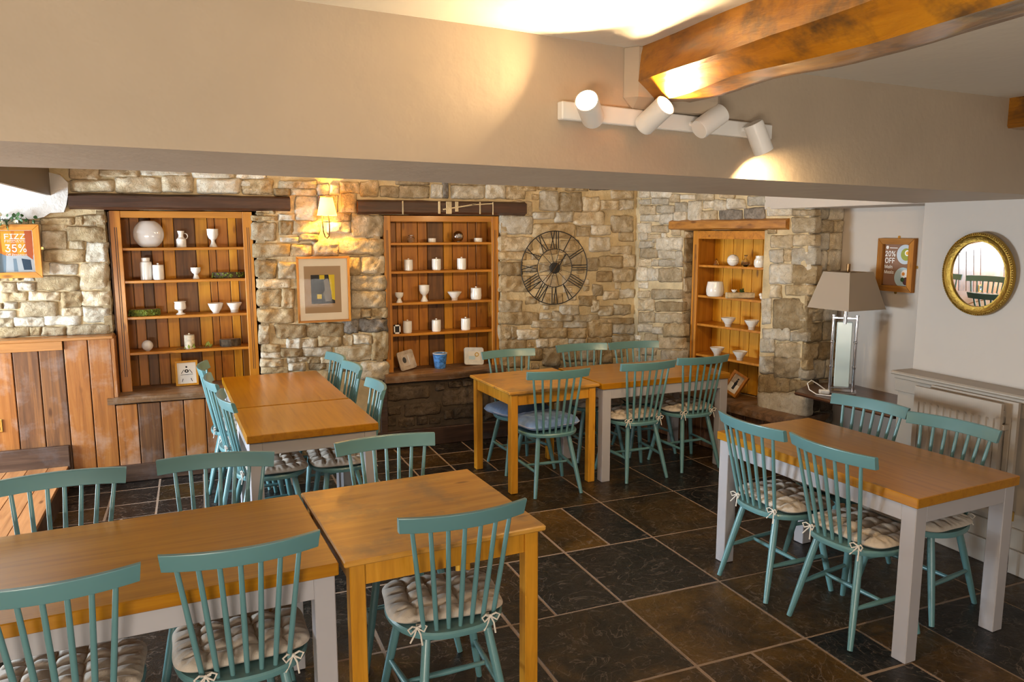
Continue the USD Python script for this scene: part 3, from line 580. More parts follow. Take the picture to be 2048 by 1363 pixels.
# planks below the sill of the angled wall
p2 = thing('trim_4', 'dark pine boards below the sill of the angled wall', 'panelling', kind='structure')
u = .05
while u < 1.85:
    w = rng.uniform(.13, .19); part(p2, 'plank', pbox(S2, u, min(u+w, 1.9)-.006, 0, .37, .0, .06, .004), PAN_B, False); u += w
# raised board platform on the left
pf = thing('trim_5', 'raised platform of amber floorboards at the far left', 'platform', kind='structure')
x = XL
while x < -.93:
    x1 = min(x+.128, -.915); part(pf, 'plank', box(x+.0015, x1-.0015, 1.2, 6.2, .152, .176, .002), FLOORB, False); x = x1
part(pf, 'riser', box(-.945, -.925, 1.2, 6.2, 0, .152), SKIRT, False)
part(pf, 'upstand_board', box(XL, -.905, 6.195, 6.238, .15, .325, .005), SKIRT)

# ------------------------------------------------------------------ shelved niches
def niche(name, label, pl, u0, u1, v0, v1, depth, shelves, boards, stile, mats, left_side=True, top_h=.05, groove=True):
    t = thing(name, label, 'shelves')
    # carcass
    part(t, 'side_panel', pbox(pl, u0, u0+.02, v0, v1, -depth, -.02), PINE); part(t, 'side_panel', pbox(pl, u1-.02, u1, v0, v1, -depth, -.02), PINE)
    part(t, 'top_panel', pbox(pl, u0, u1, v1-.02, v1, -depth, -.02), PINE_X)
    for (a, b) in ((u0, u0+stile), (u1-stile, u1)):
        st = part(t, 'stile', pbox(pl, a, b, v0, v1, -.02, .004, .002), PINE)
        for k in (.42, .60): part(st, 'groove', pbox(pl, a+stile*k-.003, a+stile*k+.003, v0+.12, v1-.12, .0035, .0046), PINE_D, False)
    part(t, 'head_rail', pbox(pl, u0+stile, u1-stile, v1-top_h, v1, -.02, .002, .002), PINE_X)
    bl = boards(u0+.02, u1-.02)
    for i in range(len(bl)-1):
        part(t, 'back_board', pbox(pl, bl[i]+.0025, bl[i+1]-.0025, v0, v1-.01, -depth, -depth+.012, .003), mats[i % len(mats)], False)
    part(t, 'backing', pbox(pl, u0, u1, v0, v1, -depth-.012, -depth-.001), PINE_D, False)
    for z in shelves: part(t, 'shelf', pbox(pl, u0+.02, u1-.02, z-.021, z, -depth+.012, -.012, .003), PINE_X)
    return t
PL1 = Plane((0, 6.405, 0), (1, 0, 0), (0, -1, 0))
def pxb(px_list, y, Y): return [aty(p, y, Y)[0] for p in px_list]
sz1 = [aty(363, 494.5, 6.42)[2], aty(367, 558.7, 6.42)[2], aty(372, 629.5, 6.42)[2], aty(376, 699, 6.42)[2]]
lb = pxb([200+c/6.194 for c in (405, 530, 660, 805, 950, 1208, 1365, 1455, 1612, 1720)], 555, 6.62)
niche('wall_shelf', 'large honey pine shelved niche in the left of the stone wall', PL1, -.556, .440, .646, 2.006, .235, sz1, lambda a, b: [a]+lb+[b], .072,
      [PINE_M, PINE_M, PINE_D, PINE_M, PINE_L, PINE_D, PINE_L, PINE_M, PINE_M, PINE_L, PINE_M])
PL2 = Plane((0, 6.40, 0), (1, 0, 0), (0, -1, 0))
sz2 = [aty(884, 484.5, 6.41)[2], aty(884, 540.5, 6.41)[2], aty(884, 602.5, 6.41)[2], aty(884, 663.5, 6.41)[2]]
mb = pxb([740+c/6.817 for c in (355, 430, 650, 780, 1000, 1122, 1330, 1445)], 480, 6.62)
niche('wall_shelf', 'brown pine shelved niche in the middle of the stone wall', PL2, 1.475, 2.508, .648, 1.985, .235, sz2, lambda a, b: [a]+mb+[b], .062,
      [PINE_M, PINE_M, PINE_M, PINE_M, PINE_D, PINE_L, PINE_M, PINE_M, PINE_M])
PL3 = Plane(S2.o - S2.n*.085, S2.u, S2.n)
c3 = lambda px, py: PL3.uv(px, py)
sz3 = [c3(1450, 531.5)[1], c3(1450, 594.5)[1], c3(1450, 653.5)[1], c3(1440, 715.0)[1]]
u0 = c3(1383, 600)[0]
niche('wall_shelf', 'bright pine shelved niche in the angled stone wall on the right', PL3, u0, N1+.07, .440, NT-.005, .265, sz3, lambda a, b: list(np.linspace(a, b, 9)), .062, [PINE_L, PINE_L, PINE_L], top_h=.07)

# ------------------------------------------------------------------ crockery and ornaments on the shelves
def spot(px, py_base, Y): p = aty(px, py_base, Y); return p
def dims(px0, px1, py0, py1, Y):
    a, b = aty((px0+px1)/2, py1, Y), aty((px0+px1)/2, py0, Y); w = np.linalg.norm(aty(px1, py1, Y)-aty(px0, py1, Y)); return a, w*.97, b[2]-a[2]
def jar_lidded(t, r, h, mat_, knob=True, belly=0):
    b = h*.86
    part(t, 'body', lathe([(0, 0), (r*.86, 0), (r*.97, h*.05), (r*(1+belly), h*.3), (r, b*.93), (r*.96, b), (r*.8, b), (r*.78, b*.9), (0, b*.9)]), mat_)
    part(t, 'lid', lathe([(r*.98, b), (r*.99, b+h*.03), (r*.6, b+h*.05), (r*.16, b+h*.055), (r*.15, b+h*.08), (r*.22, b+h*.11), (r*.15, h), (0, h)]), mat_)
def bowl_flared(t, r, h, foot, mat_, mat_foot):
    part(t, 'bowl', lathe([(0, h*.30), (foot*1.05, h*.30), (r*.66, h*.55), (r*.93, h*.86), (r, h), (r*.95, h), (r*.6, h*.6), (foot*.6, h*.42), (0, h*.40)], 32), mat_)
    part(t, 'foot', lathe([(0, 0), (foot, 0), (foot*.95, h*.08), (foot*1.1, h*.305), (0, h*.305)], 32), mat_foot)
def goblet(t, r, h, mat_, cup=.62, stem=.35, foot=.72):
    z = h*(1-cup)
    part(t, 'cup', lathe([(0, z), (r*stem, z), (r*.75, z+h*.12), (r*.95, z+h*.3), (r*.97, h*.93), (r, h), (r*.9, h), (r*.85, z+h*.3), (r*.4, z+h*.1), (0, z+h*.08)], 28), mat_)
    part(t, 'foot', lathe([(0, 0), (r*foot, 0), (r*foot*.96, h*.03), (r*stem*1.1, z*.6), (r*stem*.9, z*.85), (r*stem*1.1, z), (0, z)], 28), mat_)
G1 = 'crockery on the shelf niches'
def put(name, label, cat_, box4, Y, zs, fn, group=None, rz=0):
    a, w, h = dims(*box4, Y); t = thing(name, label, cat_, (a[0], Y, zs), rz, group); fn(t, w/2, h); return t
Y1 = 6.50; Z1 = sz1
def disc_vase(t, r, h):
    prof = []; k = 20
    for i in range(k+1):
        th = math.pi*(.14+.72*i/k)-math.pi/2; prof.append((r*math.cos(th)*1.03, h/2+h/2*math.sin(th)/math.sin(math.pi*.36)))
    m = lathe([(0, prof[0][1])]+prof+[(0, prof[-1][1])], 36); m.vertices[:, 1] *= .42; part(t, 'body', m, CERAMG)
    m2 = lathe([(r*.3, h*.985), (r*.33, h*1.0), (r*.2, h*1.0), (r*.18, h*.96)], 24); m2.vertices[:, 1] *= .5; part(t, 'lip', m2, CERAMG)
put('moon_vase', 'large round flattened white glazed vase on the top shelf of the left niche', 'vase', (267.5, 330, 441, 494.5), Y1, Z1[0], disc_vase)
def jug(t, r, h):
    part(t, 'body', lathe([(0, 0), (r, 0), (r*1.02, h*.05), (r*1.02, h*.45), (r*.98, h*.5), (r*.55, h*.62), (r*.5, h*.75), (r*.72, h*.97), (r*.74, h), (r*.64, h), (r*.42, h*.75), (r*.4, h*.6), (0, h*.55)]), CERAM)
    th = np.linspace(-1.3, 1.75, 14); part(t, 'handle', tube([(r*.78+r*.55*math.cos(a), 0, h*.68+h*.17*math.sin(a)) for a in th], r*.11), CERAM)
put('jug', 'small white jug with a loop handle on the top shelf of the left niche', 'jug', (353, 373.5, 461.5, 494), Y1, Z1[0], jug)
put('goblet', 'white goblet with a leaf relief on the top shelf of the left niche', 'goblet', (414.5, 439, 458, 494), Y1, Z1[0], lambda t, r, h: goblet(t, r, h, CERAM))
def bottle_jar(t, r, h):
    part(t, 'body', lathe([(0, 0), (r*.95, 0), (r, h*.03), (r, h*.72), (r*.93, h*.8), (r*.72, h*.83), (r*.70, h*.87), (r*.74, h*.9), (r*.74, h*.98), (r*.66, h), (r*.5, h), (r*.5, h*.85), (0, h*.8)]), CERAM)
put('storage_jar', 'tall white necked jar on the second shelf of the left niche', 'jar', (281, 306.5, 515, 559.5), Y1-.0, Z1[1], bottle_jar)
put('storage_jar', 'squat white lidded jar beside the tall necked jar', 'jar', (306, 329.5, 526, 559.5), Y1-.04, Z1[1], lambda t, r, h: jar_lidded(t, r, h, CERAM, belly=.0))
put('egg_cup', 'white footed cup on the second shelf of the left niche', 'cup', (381.6, 403.4, 536, 558.5), Y1, Z1[1], lambda t, r, h: goblet(t, r, h, CERAM, .58, .42, .66))
def log_slice(t, r, h, sq=.5, moss=False, rim=BARK):
    n = 28; a = np.arange(n)*2*np.pi/n; R = r*(1+.10*np.sin(3*a+1)+.05*np.sin(7*a)); o = []
    for z, k in ((0, .97), (h*.15, 1.0), (h*.9, 1.0), (h, .97)): o.append(np.stack([R*k*np.cos(a), R*k*np.sin(a)*sq, np.full(n, z)], 1))
    V = np.vstack(o+[[[0, 0, 0]], [[0, 0, h]]]); F = []
    for i in range(3):
        for j in range(n): F += [(i*n+j, i*n+(j+1) % n, (i+1)*n+(j+1) % n), (i*n+j, (i+1)*n+(j+1) % n, (i+1)*n+j)]
    part(t, 'bark', trimesh.Trimesh(V, F, process=False), rim)
    F2 = [(4*n+1, 3*n+j, 3*n+(j+1) % n) for j in range(n)]+[(4*n, (j+1) % n, j) for j in range(n)]
    part(t, 'cut_face', trimesh.Trimesh(V+[0, 0, .0005], F2, process=False), CUTW, False)
    if moss:
        r_ = np.random.default_rng(5); ms = []
        for _ in range(60):
            aa = r_.uniform(-2.9, .2); q = r*(1.02); ms.append(T(sphere(r_.uniform(.004, .009), 1), q*math.cos(aa), q*math.sin(aa)*sq, r_.uniform(.1, .9)*h))
        part(t, 'moss', cat(ms), MOSS, kind='stuff')
put('log_slice', 'dark mossy half log at the right of the second shelf of the left niche', 'log slice', (423, 488, 545.5, 557), Y1+.02, Z1[1], lambda t, r, h: log_slice(t, r, h, .45, True, BARK))
put('log_slice', 'log slice with bright green moss at the left of the third shelf', 'log slice', (257, 319, 618, 631), Y1-.0, Z1[2], lambda t, r, h: log_slice(t, r, h, .5, True, MOSS))
put('log_slice', 'thick bare log slice with brown bark on the fourth shelf of the left niche', 'log slice', (439, 481, 680, 694), Y1+.01, Z1[3], lambda t, r, h: log_slice(t, r, h, .55))
def footed(t, r, h):
    part(t, 'bowl', lathe([(0, h*.3), (r*.45, h*.3), (r*.93, h*.42), (r*.97, h*.6), (r*.9, h*.9), (r*1.0, h*.97), (r*.97, h), (r*.84, h*.94), (r*.85, h*.6), (r*.5, h*.42), (0, h*.4)], 32), CERAM)
    part(t, 'foot', lathe([(0, 0), (r*.78, 0), (r*.76, h*.05), (r*.4, h*.14), (r*.36, h*.24), (r*.5, h*.31), (0, h*.31)], 28), CERAM)
put('footed_bowl', 'white lion-head style footed bowl on the third shelf of the left niche', 'bowl', (349, 374.4, 605, 630.5), Y1, Z1[2], footed)
tag(stage.GetPrimAtPath('/World/footed_bowl'), 'white round bowl on a stubby foot on the third shelf of the left niche')
def round_bowl(t, r, h):
    part(t, 'bowl', lathe([(0, h*.06), (r*.42, h*.06), (r*.72, h*.4), (r*.93, h*.8), (r, h), (r*.94, h), (r*.66, h*.42), (r*.36, h*.14), (0, h*.13)], 32), CERAM)
    part(t, 'foot', lathe([(0, 0), (r*.42, 0), (r*.42, h*.08), (0, h*.08)], 24), CERAM)
put('bowl', 'plain deep white bowl on the third shelf of the left niche', 'bowl', (416, 448.6, 608, 627.5), Y1, Z1[2], round_bowl)
put('bowl', 'white flared bowl right of the plain deep bowl in the left niche', 'bowl', (452.7, 485.8, 606, 625), Y1+.0, Z1[2], lambda t, r, h: bowl_flared(t, r, h, r*.48, CERAM, BISQ))
def ball(t, r, h):
    m = sphere(1, 3); m.vertices *= [r, r, h/2]; m.apply_translation([0, 0, h/2]); part(t, 'body', m, CERAMG); part(t, 'foot_ring', lathe([(0, 0), (r*.35, 0), (r*.4, h*.06), (0, h*.06)]), CERAMG)
put('ceramic_ball', 'grey white ceramic ball on the fourth shelf of the left niche', 'ornament', (283.6, 307.8, 680.4, 702), Y1-.02, Z1[3], ball)
t = put('storage_jar', 'birch bark patterned jar with a grey lid among pale leaves', 'jar', (369, 391, 667.5, 698.5), Y1-.02, Z1[3], lambda t, r, h: jar_lidded(t, r, h, BIRCH))
def leaf_mesh(L, w, bend=.2):
    n = 5; P = []; F = []
    for i in range(n+1):
        s = i/n; ww = w*math.sin(math.pi*min(1, s*.9+.06))**.8; P += [(-ww/2, s*L, bend*L*s*s), (0, s*L, bend*L*s*s-.06*w), (ww/2, s*L, bend*L*s*s)]
    for i in range(n):
        for j in range(2): a = i*3+j; F += [(a, a+1, a+4), (a, a+4, a+3)]
    m = trimesh.Trimesh(P, F, process=False); b = m.copy(); b.invert(); b.vertices -= [0, 0, .0008]; return cat([m, b])
p_ = aty(392, 698, Y1-.05)
t = thing('leaf_sprig', 'sprig of pale green leaves lying by the birch patterned jar', 'leaves', (p_[0], Y1-.05, Z1[3]))
for i in range(14):
    x = rng.uniform(-.14, .11); part(t, 'leaf', T(leaf_mesh(rng.uniform(.035, .06), .018, .3), x, rng.uniform(-.02, .03), .006, rz=rng.uniform(0, 360), rx=rng.uniform(5, 50)), LEAFL, False)
part(t, 'twig', tube([(-.14, 0, .006), (-.03, .02, .012), (.06, .0, .008), (.12, .01, .006)], .002, 6), BARK)
# middle niche
Y2 = 6.49; Z2 = sz2
def glass_jar(t, r, h):
    part(t, 'jar', lathe([(0, 0), (r, 0), (r, h*.75), (r*.8, h*.85), (r*.8, h), (r*.72, h), (r*.72, h*.85), (r*.92, h*.72), (r*.92, h*.06), (0, h*.06)]), GLASS); part(t, 'lid', lathe([(0, h*.98), (r*.84, h*.98), (r*.84, h*1.06), (0, h*1.08)]), CHROME)
put('glass_jar', 'small cut glass jar on the top shelf of the middle niche', 'jar', (815, 829, 471, 485), Y2, Z2[0], glass_jar)
def dish(t, r, h): part(t, 'dish', lathe([(0, 0), (r*.93, 0), (r, h*.1), (r, h), (r*.92, h), (r*.9, h*.2), (0, h*.15)]), CERAM)
put('ramekin', 'small white ramekin left of the silvered ball', 'dish', (856, 872, 476.6, 484.7), Y2, Z2[0], dish)
put('ramekin', 'small white ramekin at the right end of the top middle shelf', 'dish', (948, 964.5, 476, 484), Y2, Z2[0], dish)
def facet_ball(t, r, h):
    m = trimesh.creation.icosphere(2, 1); m.vertices *= [r, r, h/2]; m.apply_translation([0, 0, h/2]); part(t, 'globe', m, plain('mercury_glass', (.6, .57, .55), .12, 1.0), False); part(t, 'base', lathe([(0, 0), (r*.4, 0), (r*.3, h*.06), (0, h*.06)]), CHROME)
put('glass_globe', 'faceted silvered glass ball on the top shelf of the middle niche', 'ornament', (905.5, 927, 461, 483.5), Y2, Z2[0], facet_ball)
for row, zi, L in (('second', 1, [(808.6, 826, 517, 542), (864, 882, 516, 541.5), (914.3, 932.2, 515, 540.5)]), ('fourth', 3, [(806.3, 824.3, 642, 668.5), (864, 882, 639, 665), (922.3, 940.5, 636, 662)])):
    for k, b in enumerate(L):
        put('canister', f"white lidded canister, {('left', 'middle', 'right')[k]} of three on the {row} shelf of the middle niche", 'canister', b, Y2-.02, Z2[zi], lambda t, r, h: jar_lidded(t, r, h, CERAM), 'white canisters in the middle niche')
put('egg_cup', 'white footed cup at the left of the third shelf of the middle niche', 'cup', (790, 807.5, 586, 606), Y2-.03, Z2[2], lambda t, r, h: goblet(t, r, h, CERAM, .56, .42, .75))
put('goblet', 'tall white goblet on the third shelf of the middle niche', 'goblet', (838, 859.5, 572, 604.5), Y2, Z2[2], lambda t, r, h: goblet(t, r, h, CERAM))
put('bowl', 'white flared bowl with a bare foot on the third shelf of the middle niche', 'bowl', (895, 923.5, 585, 602), Y2, Z2[2], lambda t, r, h: bowl_flared(t, r, h, r*.42, CERAM, BISQ))
put('storage_jar', 'ribbed white lidded jar on the third shelf of the middle niche', 'jar', (942, 962.5, 575, 601), Y2, Z2[2], lambda t, r, h: jar_lidded(t, r, h, CERAM, belly=.06))
a, w, h = dims(788, 801.6, 653, 670.6, Y2-.04)
t = thing('chalk_sign', 'tiny white framed blackboard at the left end of the fourth middle shelf', 'sign', (a[0], Y2-.04, Z2[3]))
part(t, 'frame', cat([box(-w/2, w/2, 0, .008, 0, .012), box(-w/2, w/2, 0, .008, h-.012, h), box(-w/2, -w/2+.01, 0, .008, 0, h), box(w/2-.01, w/2, 0, .008, 0, h)]), WHITE, False); part(t, 'board', box(-w/2+.008, w/2-.008, .002, .007, .01, h-.01), INK, False)
SZ = .658
def rrect(w, h, r, n=6):
    P = []
    for cx, cy, a0 in ((w/2-r, h/2-r, 0), (-w/2+r, h/2-r, 90), (-w/2+r, -h/2+r, 180), (w/2-r, -h/2+r, 270)):
        for i in range(n+1): a_ = math.radians(a0+90*i/n); P.append((cx+r*math.cos(a_), cy+r*math.sin(a_)))
    return P
def upright(m, lean=0, roll=0, z0=0):
    """xy drawing -> standing, facing -y; leaned back by lean degrees"""
    m = m.copy(); m.apply_transform(trimesh.transformations.rotation_matrix(math.radians(roll), [0, 0, 1])); m.apply_transform(trimesh.transformations.rotation_matrix(math.radians(90-lean), [1, 0, 0])); return m
def standing(name, label, cat_, c, parts, lean, roll, rz=0):
    ms = [(n_, upright(m_, lean, roll), mt) for n_, m_, mt in parts]; z = min(m_.vertices[:, 2].min() for _, m_, _ in ms)
    t = thing(name, label, cat_, (c[0], c[1], c[2]-z), rz)
    for n_, m_, mt in ms: part(t, n_, m_, mt, False)
    return t
E12 = lambda r, n=28, sx=1.0: [(r*sx*math.cos(i*2*math.pi/n), r*math.sin(i*2*math.pi/n)) for i in range(n)]
standing('ceramic_plaque', 'brown square ceramic plaque with a dark oval leaning in the middle niche', 'plaque', (aty(814, 740, 6.42)[0], 6.44, SZ),
    [('slab', prism(rrect(.15, .165, .018), 0, .014), PLAQ), ('recess', prism(rrect(.085, .10, .006), .014, .0155), BISQ), ('dark_oval', T(prism(E12(.026, sx=.62), 0, .003), -.022, .004, .0155), IRON), ('stripe', T(box(-.003, .003, -.04, .04, 0, .002), .018, 0, .0155), PLAQW)], 14, 11, 6)
def pot(t, r, h):
    part(t, 'pot', lathe([(0, 0), (r*.72, 0), (r*.74, h*.04), (r*.98, h*.94), (r, h), (r*.92, h), (r*.86, h*.8), (0, h*.78)], 32), BLUEG); part(t, 'rim', lathe([(r*.97, h*.955), (r*1.01, h*.96), (r*1.02, h*1.01), (r*.92, h*1.012), (r*.91, h*.96)], 32), CERAM)
put('plant_pot', 'blue and white glazed plant pot on the sill of the middle niche', 'pot', (865.5, 894.8, 706, 736), 6.44, SZ, pot)
standing('ceramic_plaque', 'pale square ceramic plaque with a yellow ring leaning in the middle niche', 'plaque', (aty(948, 731, 6.46)[0], 6.47, SZ),
    [('slab', prism(rrect(.185, .155, .02), 0, .014), PLAQW), ('recess', prism(rrect(.115, .082, .004), .014, .0155), CERAM), ('blue_panel', T(box(-.03, .03, -.02, .012, 0, .002), -.022, -.012, .0155), PALEBLUE), ('yellow_ring', T(prism_holes(E12(.02), [E12(.012)], 0, .003), .025, .014, .0155), GOLDP)], 12, -4, 2)
standing('picture_frame', 'small oak framed ink drawing of an abstract figure leaning in the left niche', 'picture', (aty(375, 771, 6.50)[0], 6.50, .653),
    [('frame', prism_holes(rrect(.165, .195, .002), [rrect(.137, .165, .001)], 0, .016), PINE_L), ('sheet', prism(rrect(.14, .168, .001), 0, .005), PAPER),
     ('drawing', cat([T(box(-.045, .045, -.0015, .0015, 0, .001), 0, -.012, .005), T(prism(E12(.007), 0, .001), 0, .048, .005), T(prism_holes(E12(.013, sx=1.2), [E12(.006)], 0, .001), 0, .016, .005)] + [T(box(-.018, .018, -.002, .002, 0, .001), s*.03, .012, .005, rz=-s*55) for s in (-1, 1)] + [T(box(-.013, .013, -.002, .002, 0, .001), s*.033, -.055, .005, rz=-s*70) for s in (-1, 1)]), INK)], 8, 0, 4)
# right niche
def put3(name, label, cat_, b4, zi, fn, off=-.12, group=None):
    P = Plane(S2.o + S2.n*off, S2.u, S2.n); a = P.uv((b4[0]+b4[1])/2, b4[3]); w = abs(P.uv(b4[1], b4[3])[0]-P.uv(b4[0], b4[3])[0])
    q = P.at(a[0], sz3[zi]); d = np.linalg.norm((q-EYE)@RT[2])
    w = (b4[1]-b4[0])*d/FPX*.98; h = (b4[3]-b4[2])*d/FPX
    t = thing(name, label, cat_, q, 0, group); fn(t, w/2, h); return t
def bell(t, r, h): part(t, 'bell', lathe([(r, 0), (r*.95, h*.1), (r*.6, h*.6), (r*.2, h*.72), (r*.35, h*.85), (0, h), (0, h*.95), (r*.1, h*.7), (r*.5, h*.55), (r*.85, h*.1)]), GLASS, True)
put3('glass_bell', 'small glass bell at the left of the top right niche shelf', 'ornament', (1426, 1438, 516, 530), 0, bell)
def lid_ball(t, r, h):
    k = 14; pr = [(r*math.cos(a_), h/2+h/2*math.sin(a_)) for a_ in np.linspace(-1.35, .0, k)]; pr2 = [(r*math.cos(a_), h/2+h*.012+h/2*math.sin(a_)) for a_ in np.linspace(.0, 1.57, k)]
    part(t, 'bowl', lathe([(0, pr[0][1])]+pr+[(r*.9, h/2), (0, h*.4)], 28), CERAM); part(t, 'lid', lathe([(r*.9, h*.512)]+pr2, 28), CERAM)
put3('lidded_ball', 'round white lidded pot on the top shelf of the right niche', 'pot', (1453.7, 1477.6, 509, 532), 0, lid_ball)
def bott(t, r, h): part(t, 'bottle', lathe([(0, 0), (r*.8, 0), (r, h*.2), (r*.9, h*.5), (r*.35, h*.68), (r*.25, h*.85), (r*.4, h), (r*.3, h), (r*.15, h*.85), (r*.25, h*.66), (r*.8, h*.48), (r*.9, h*.2), (0, h*.06)]), GLASS, True)
put3('glass_bottle', 'squat clear glass bottle between the white pots on the right niche', 'bottle', (1482.5, 1499.4, 509, 532), 0, bott)
put3('storage_jar', 'round white jar at the right end of the top right niche shelf', 'jar', (1507.5, 1530, 510, 533), 0, lambda t, r, h: part(t, 'body', lathe([(0, 0), (r*.8, 0), (r, h*.25), (r*.98, h*.6), (r*.72, h*.8), (r*.72, h), (r*.6, h), (r*.6, h*.8), (0, h*.7)], 28), CERAM))
put3('plant_pot', 'rounded white glazed pot on the second shelf of the right niche', 'pot', (1411.6, 1447.6, 564.5, 593.5), 1, lambda t, r, h: part(t, 'pot', lathe([(0, 0), (r*.8, 0), (r*.93, h*.1), (r, h*.35), (r*.97, h*.6), (r*.86, h*.95), (r*.84, h), (r*.76, h), (r*.85, h*.6), (r*.7, h*.15), (0, h*.1)], 32), CERAM))
def drift(t, r, h):
    m = rough_bar(-r, r, -.03, .03, 0, h*.5, 31, .008, 24); part(t, 'driftwood', T(m, rz=-20), DRIFT)
    fl_ = []
    for i in range(9): fl_.append(T(leaf_mesh(.03, .022, .5), -r*.55, 0, h*.55, rx=20, rz=i*40))
    part(t, 'flower', cat(fl_), PAPER, False, label='white fabric flower'); gm = []
    for i in range(8): gm.append(T(leaf_mesh(.04, .018, .3), rng.uniform(-.02, .05), rng.uniform(-.02, .02), h*.5, rx=rng.uniform(20, 60), rz=rng.uniform(0, 360)))
    part(t, 'leaves', cat(gm), LEAF, False)
put3('driftwood', 'pale driftwood with a white flower on the second shelf of the right niche', 'ornament', (1451.7, 1508, 574, 596.5), 1, drift)
for b4, zi, lb_ in (((1441, 1471, 636, 654), 2, 'left of two white rimmed stoneware bowls on the third right niche shelf'), ((1487.7, 1518, 641, 660), 2, 'right of two white rimmed stoneware bowls on the third right niche shelf'),
                   ((1419, 1448.6, 695, 713), 3, 'left of two white rimmed stoneware bowls on the fourth right niche shelf'), ((1464, 1494.4, 704, 722), 3, 'right of two white rimmed stoneware bowls on the fourth right niche shelf')):
    put3('bowl', lb_, 'bowl', b4, zi, lambda t, r, h: bowl_flared(t, r, h, r*.42, CERAM, BISQ), -.13, 'stoneware bowls in the right niche')
def bird(t, r, h):
    m = sphere(1, 2); m.vertices *= [r*1.5, r*.8, h*.35]; m.apply_translation([0, 0, h*.4]); hd = T(sphere(h*.24, 2), -r*1.2, 0, h*.72)
    part(t, 'body', cat([m, hd]), CERAM); part(t, 'tail', T(hull([(0, -.008, 0), (0, .008, 0), (.03, -.01, .014), (.03, .01, .014), (0, 0, .008)]), r*1.2, 0, h*.4), CERAM); part(t, 'beak', T(trimesh.creation.cone(.004, .012, sections=8), -r*1.2-h*.2, 0, h*.7, ry=-90), BISQ); part(t, 'foot', lathe([(0, 0), (r*.6, 0), (r*.4, h*.1), (0, h*.1)]), CERAM)
put3('bird_ornament', 'little white ceramic bird beside the stone pier on the second right niche shelf', 'ornament', (1521, 1533, 581, 597), 1, bird)
def thin_frame3(t):
    pass
Pf = Plane(S2.o - S2.n*.10, S2.u, S2.n); c = Pf.uv(1472, 771)
ms = [('frame', prism_holes(rrect(.15, .20, .002), [rrect(.105, .155, .001)], 0, .03), PINE_M), ('mount', prism(rrect(.11, .16, .001), 0, .012), MOUNT), ('figure', cat([T(prism(E12(.009), 0, .001), 0, .045, .012), T(prism([(-.012, -.05), (.012, -.05), (.009, .035), (-.009, .035)], 0, .001), 0, 0, .012), T(prism(E12(.02, sx=.7), 0, .001), 0, .0, .012)]), INK), ('sky', T(box(-.05, .05, 0, .075, 0, .0006), 0, 0, .012), PLAQ)]
ms = [(n_, upright(m_, 22, -24), k) for n_, m_, k in ms]; zz = min(m_.vertices[:, 2].min() for _, m_, _ in ms)
q = Pf.at(c[0], .452-zz); t = thing('picture_frame', 'dark framed print of a standing figure tilted in the bottom of the right niche', 'picture', q, -64)
for n_, m_, k in ms: part(t, n_, m_, k, False)

# ------------------------------------------------------------------ pictures, posters, clock, sconce, mirror
def framed(name, label, cat_, pl, uc, vc, w, h, fw, fd, fmat, extra, glass=True):
    t = thing(name, label, cat_)
    for k, (a, b, c, d) in enumerate((((-w/2, -h/2), (w/2, -h/2), (w/2-fw, -h/2+fw), (-w/2+fw, -h/2+fw)), ((w/2, -h/2), (w/2, h/2), (w/2-fw, h/2-fw), (w/2-fw, -h/2+fw)),
                                      ((w/2, h/2), (-w/2, h/2), (-w/2+fw, h/2-fw), (w/2-fw, h/2-fw)), ((-w/2, h/2), (-w/2, -h/2), (-w/2+fw, -h/2+fw), (-w/2+fw, h/2-fw)))):
        cx, cy = (a[0]+b[0]+c[0]+d[0])/4, (a[1]+b[1]+c[1]+d[1])/4; sh = lambda p: (cx+(p[0]-cx)*.994, cy+(p[1]-cy)*.97)
        P = [sh(p) for p in (a, b, c, d)]; m = hull([(x, y, 0) for x, y in (a, b, c, d)]+[(x, y, fd-.003) for x, y in (a, b, c, d)]+[(x, y, fd) for x, y in P])
        part(t, 'frame_rail', onplane(pl, m, uc, vc), fmat[k % 2] if isinstance(fmat, (list, tuple)) else fmat, False)
    for (n_, m_, k) in extra: part(t, n_, onplane(pl, m_, uc, vc), k, False)
    if glass: part(t, 'glass', onplane(pl, box(-w/2+fw*.9, w/2-fw*.9, -h/2+fw*.9, h/2-fw*.9, fd*.62, fd*.62+.0015), uc, vc), PANE, False)
    return t
def R2(x0, x1, y0, y1, z, d=.0006): return box(x0, x1, y0, y1, z, z+d)
def poly(P, z, d=.0006): return prism(P, z, z+d)
def text(s, h, x, y, z, bold=False, wmax=None, dep=.0006):
    m = meshkit.text_mesh(s, h, dep, bold); b = m.bounds
    if wmax: m.vertices[:, 0] = (m.vertices[:, 0]-b[0, 0])*wmax/(b[1, 0]-b[0, 0])
    else: m.vertices[:, 0] -= b[0, 0]
    m.apply_translation([x, y, z]); return m
PLA = Plane((0, 6.335, 0), (1, 0, 0), (0, -1, 0))
a0 = PLA.uv(592.5, 645); a1 = PLA.uv(703, 513); w, h = .420, .530; uc, vc = (a0[0]+a1[0])/2-.004, 1.390
framed('framed_picture', 'pale framed print of dark blocks and yellow squares under the wall light', 'picture', PLA, uc, vc, w, h, .017, .028, [PINE_X, PINE],
    [('mount', R2(-.2, .2, -.255, .255, 0, .008), MOUNT), ('kraft_sheet', R2(-.152, .138, -.19, .188, .008, .001), KRAFT), ('dark_block', R2(-.10, .088, -.115, .118, .009, .001), INK),
     ('yellow_block', cat([poly([(.040, .118), (.088, .118), (.088, -.09), (.065, -.08)], .010), R2(-.032, .008, .082, .116, .010), R2(-.055, -.018, -.075, -.038, .010)]), YELL),
     ('grey_shape', poly([(0, .07), (.035, .09), (.06, -.02), (.055, -.1), (.01, -.095), (-.01, -.03), (.01, 0)], .0101), GREYP)])
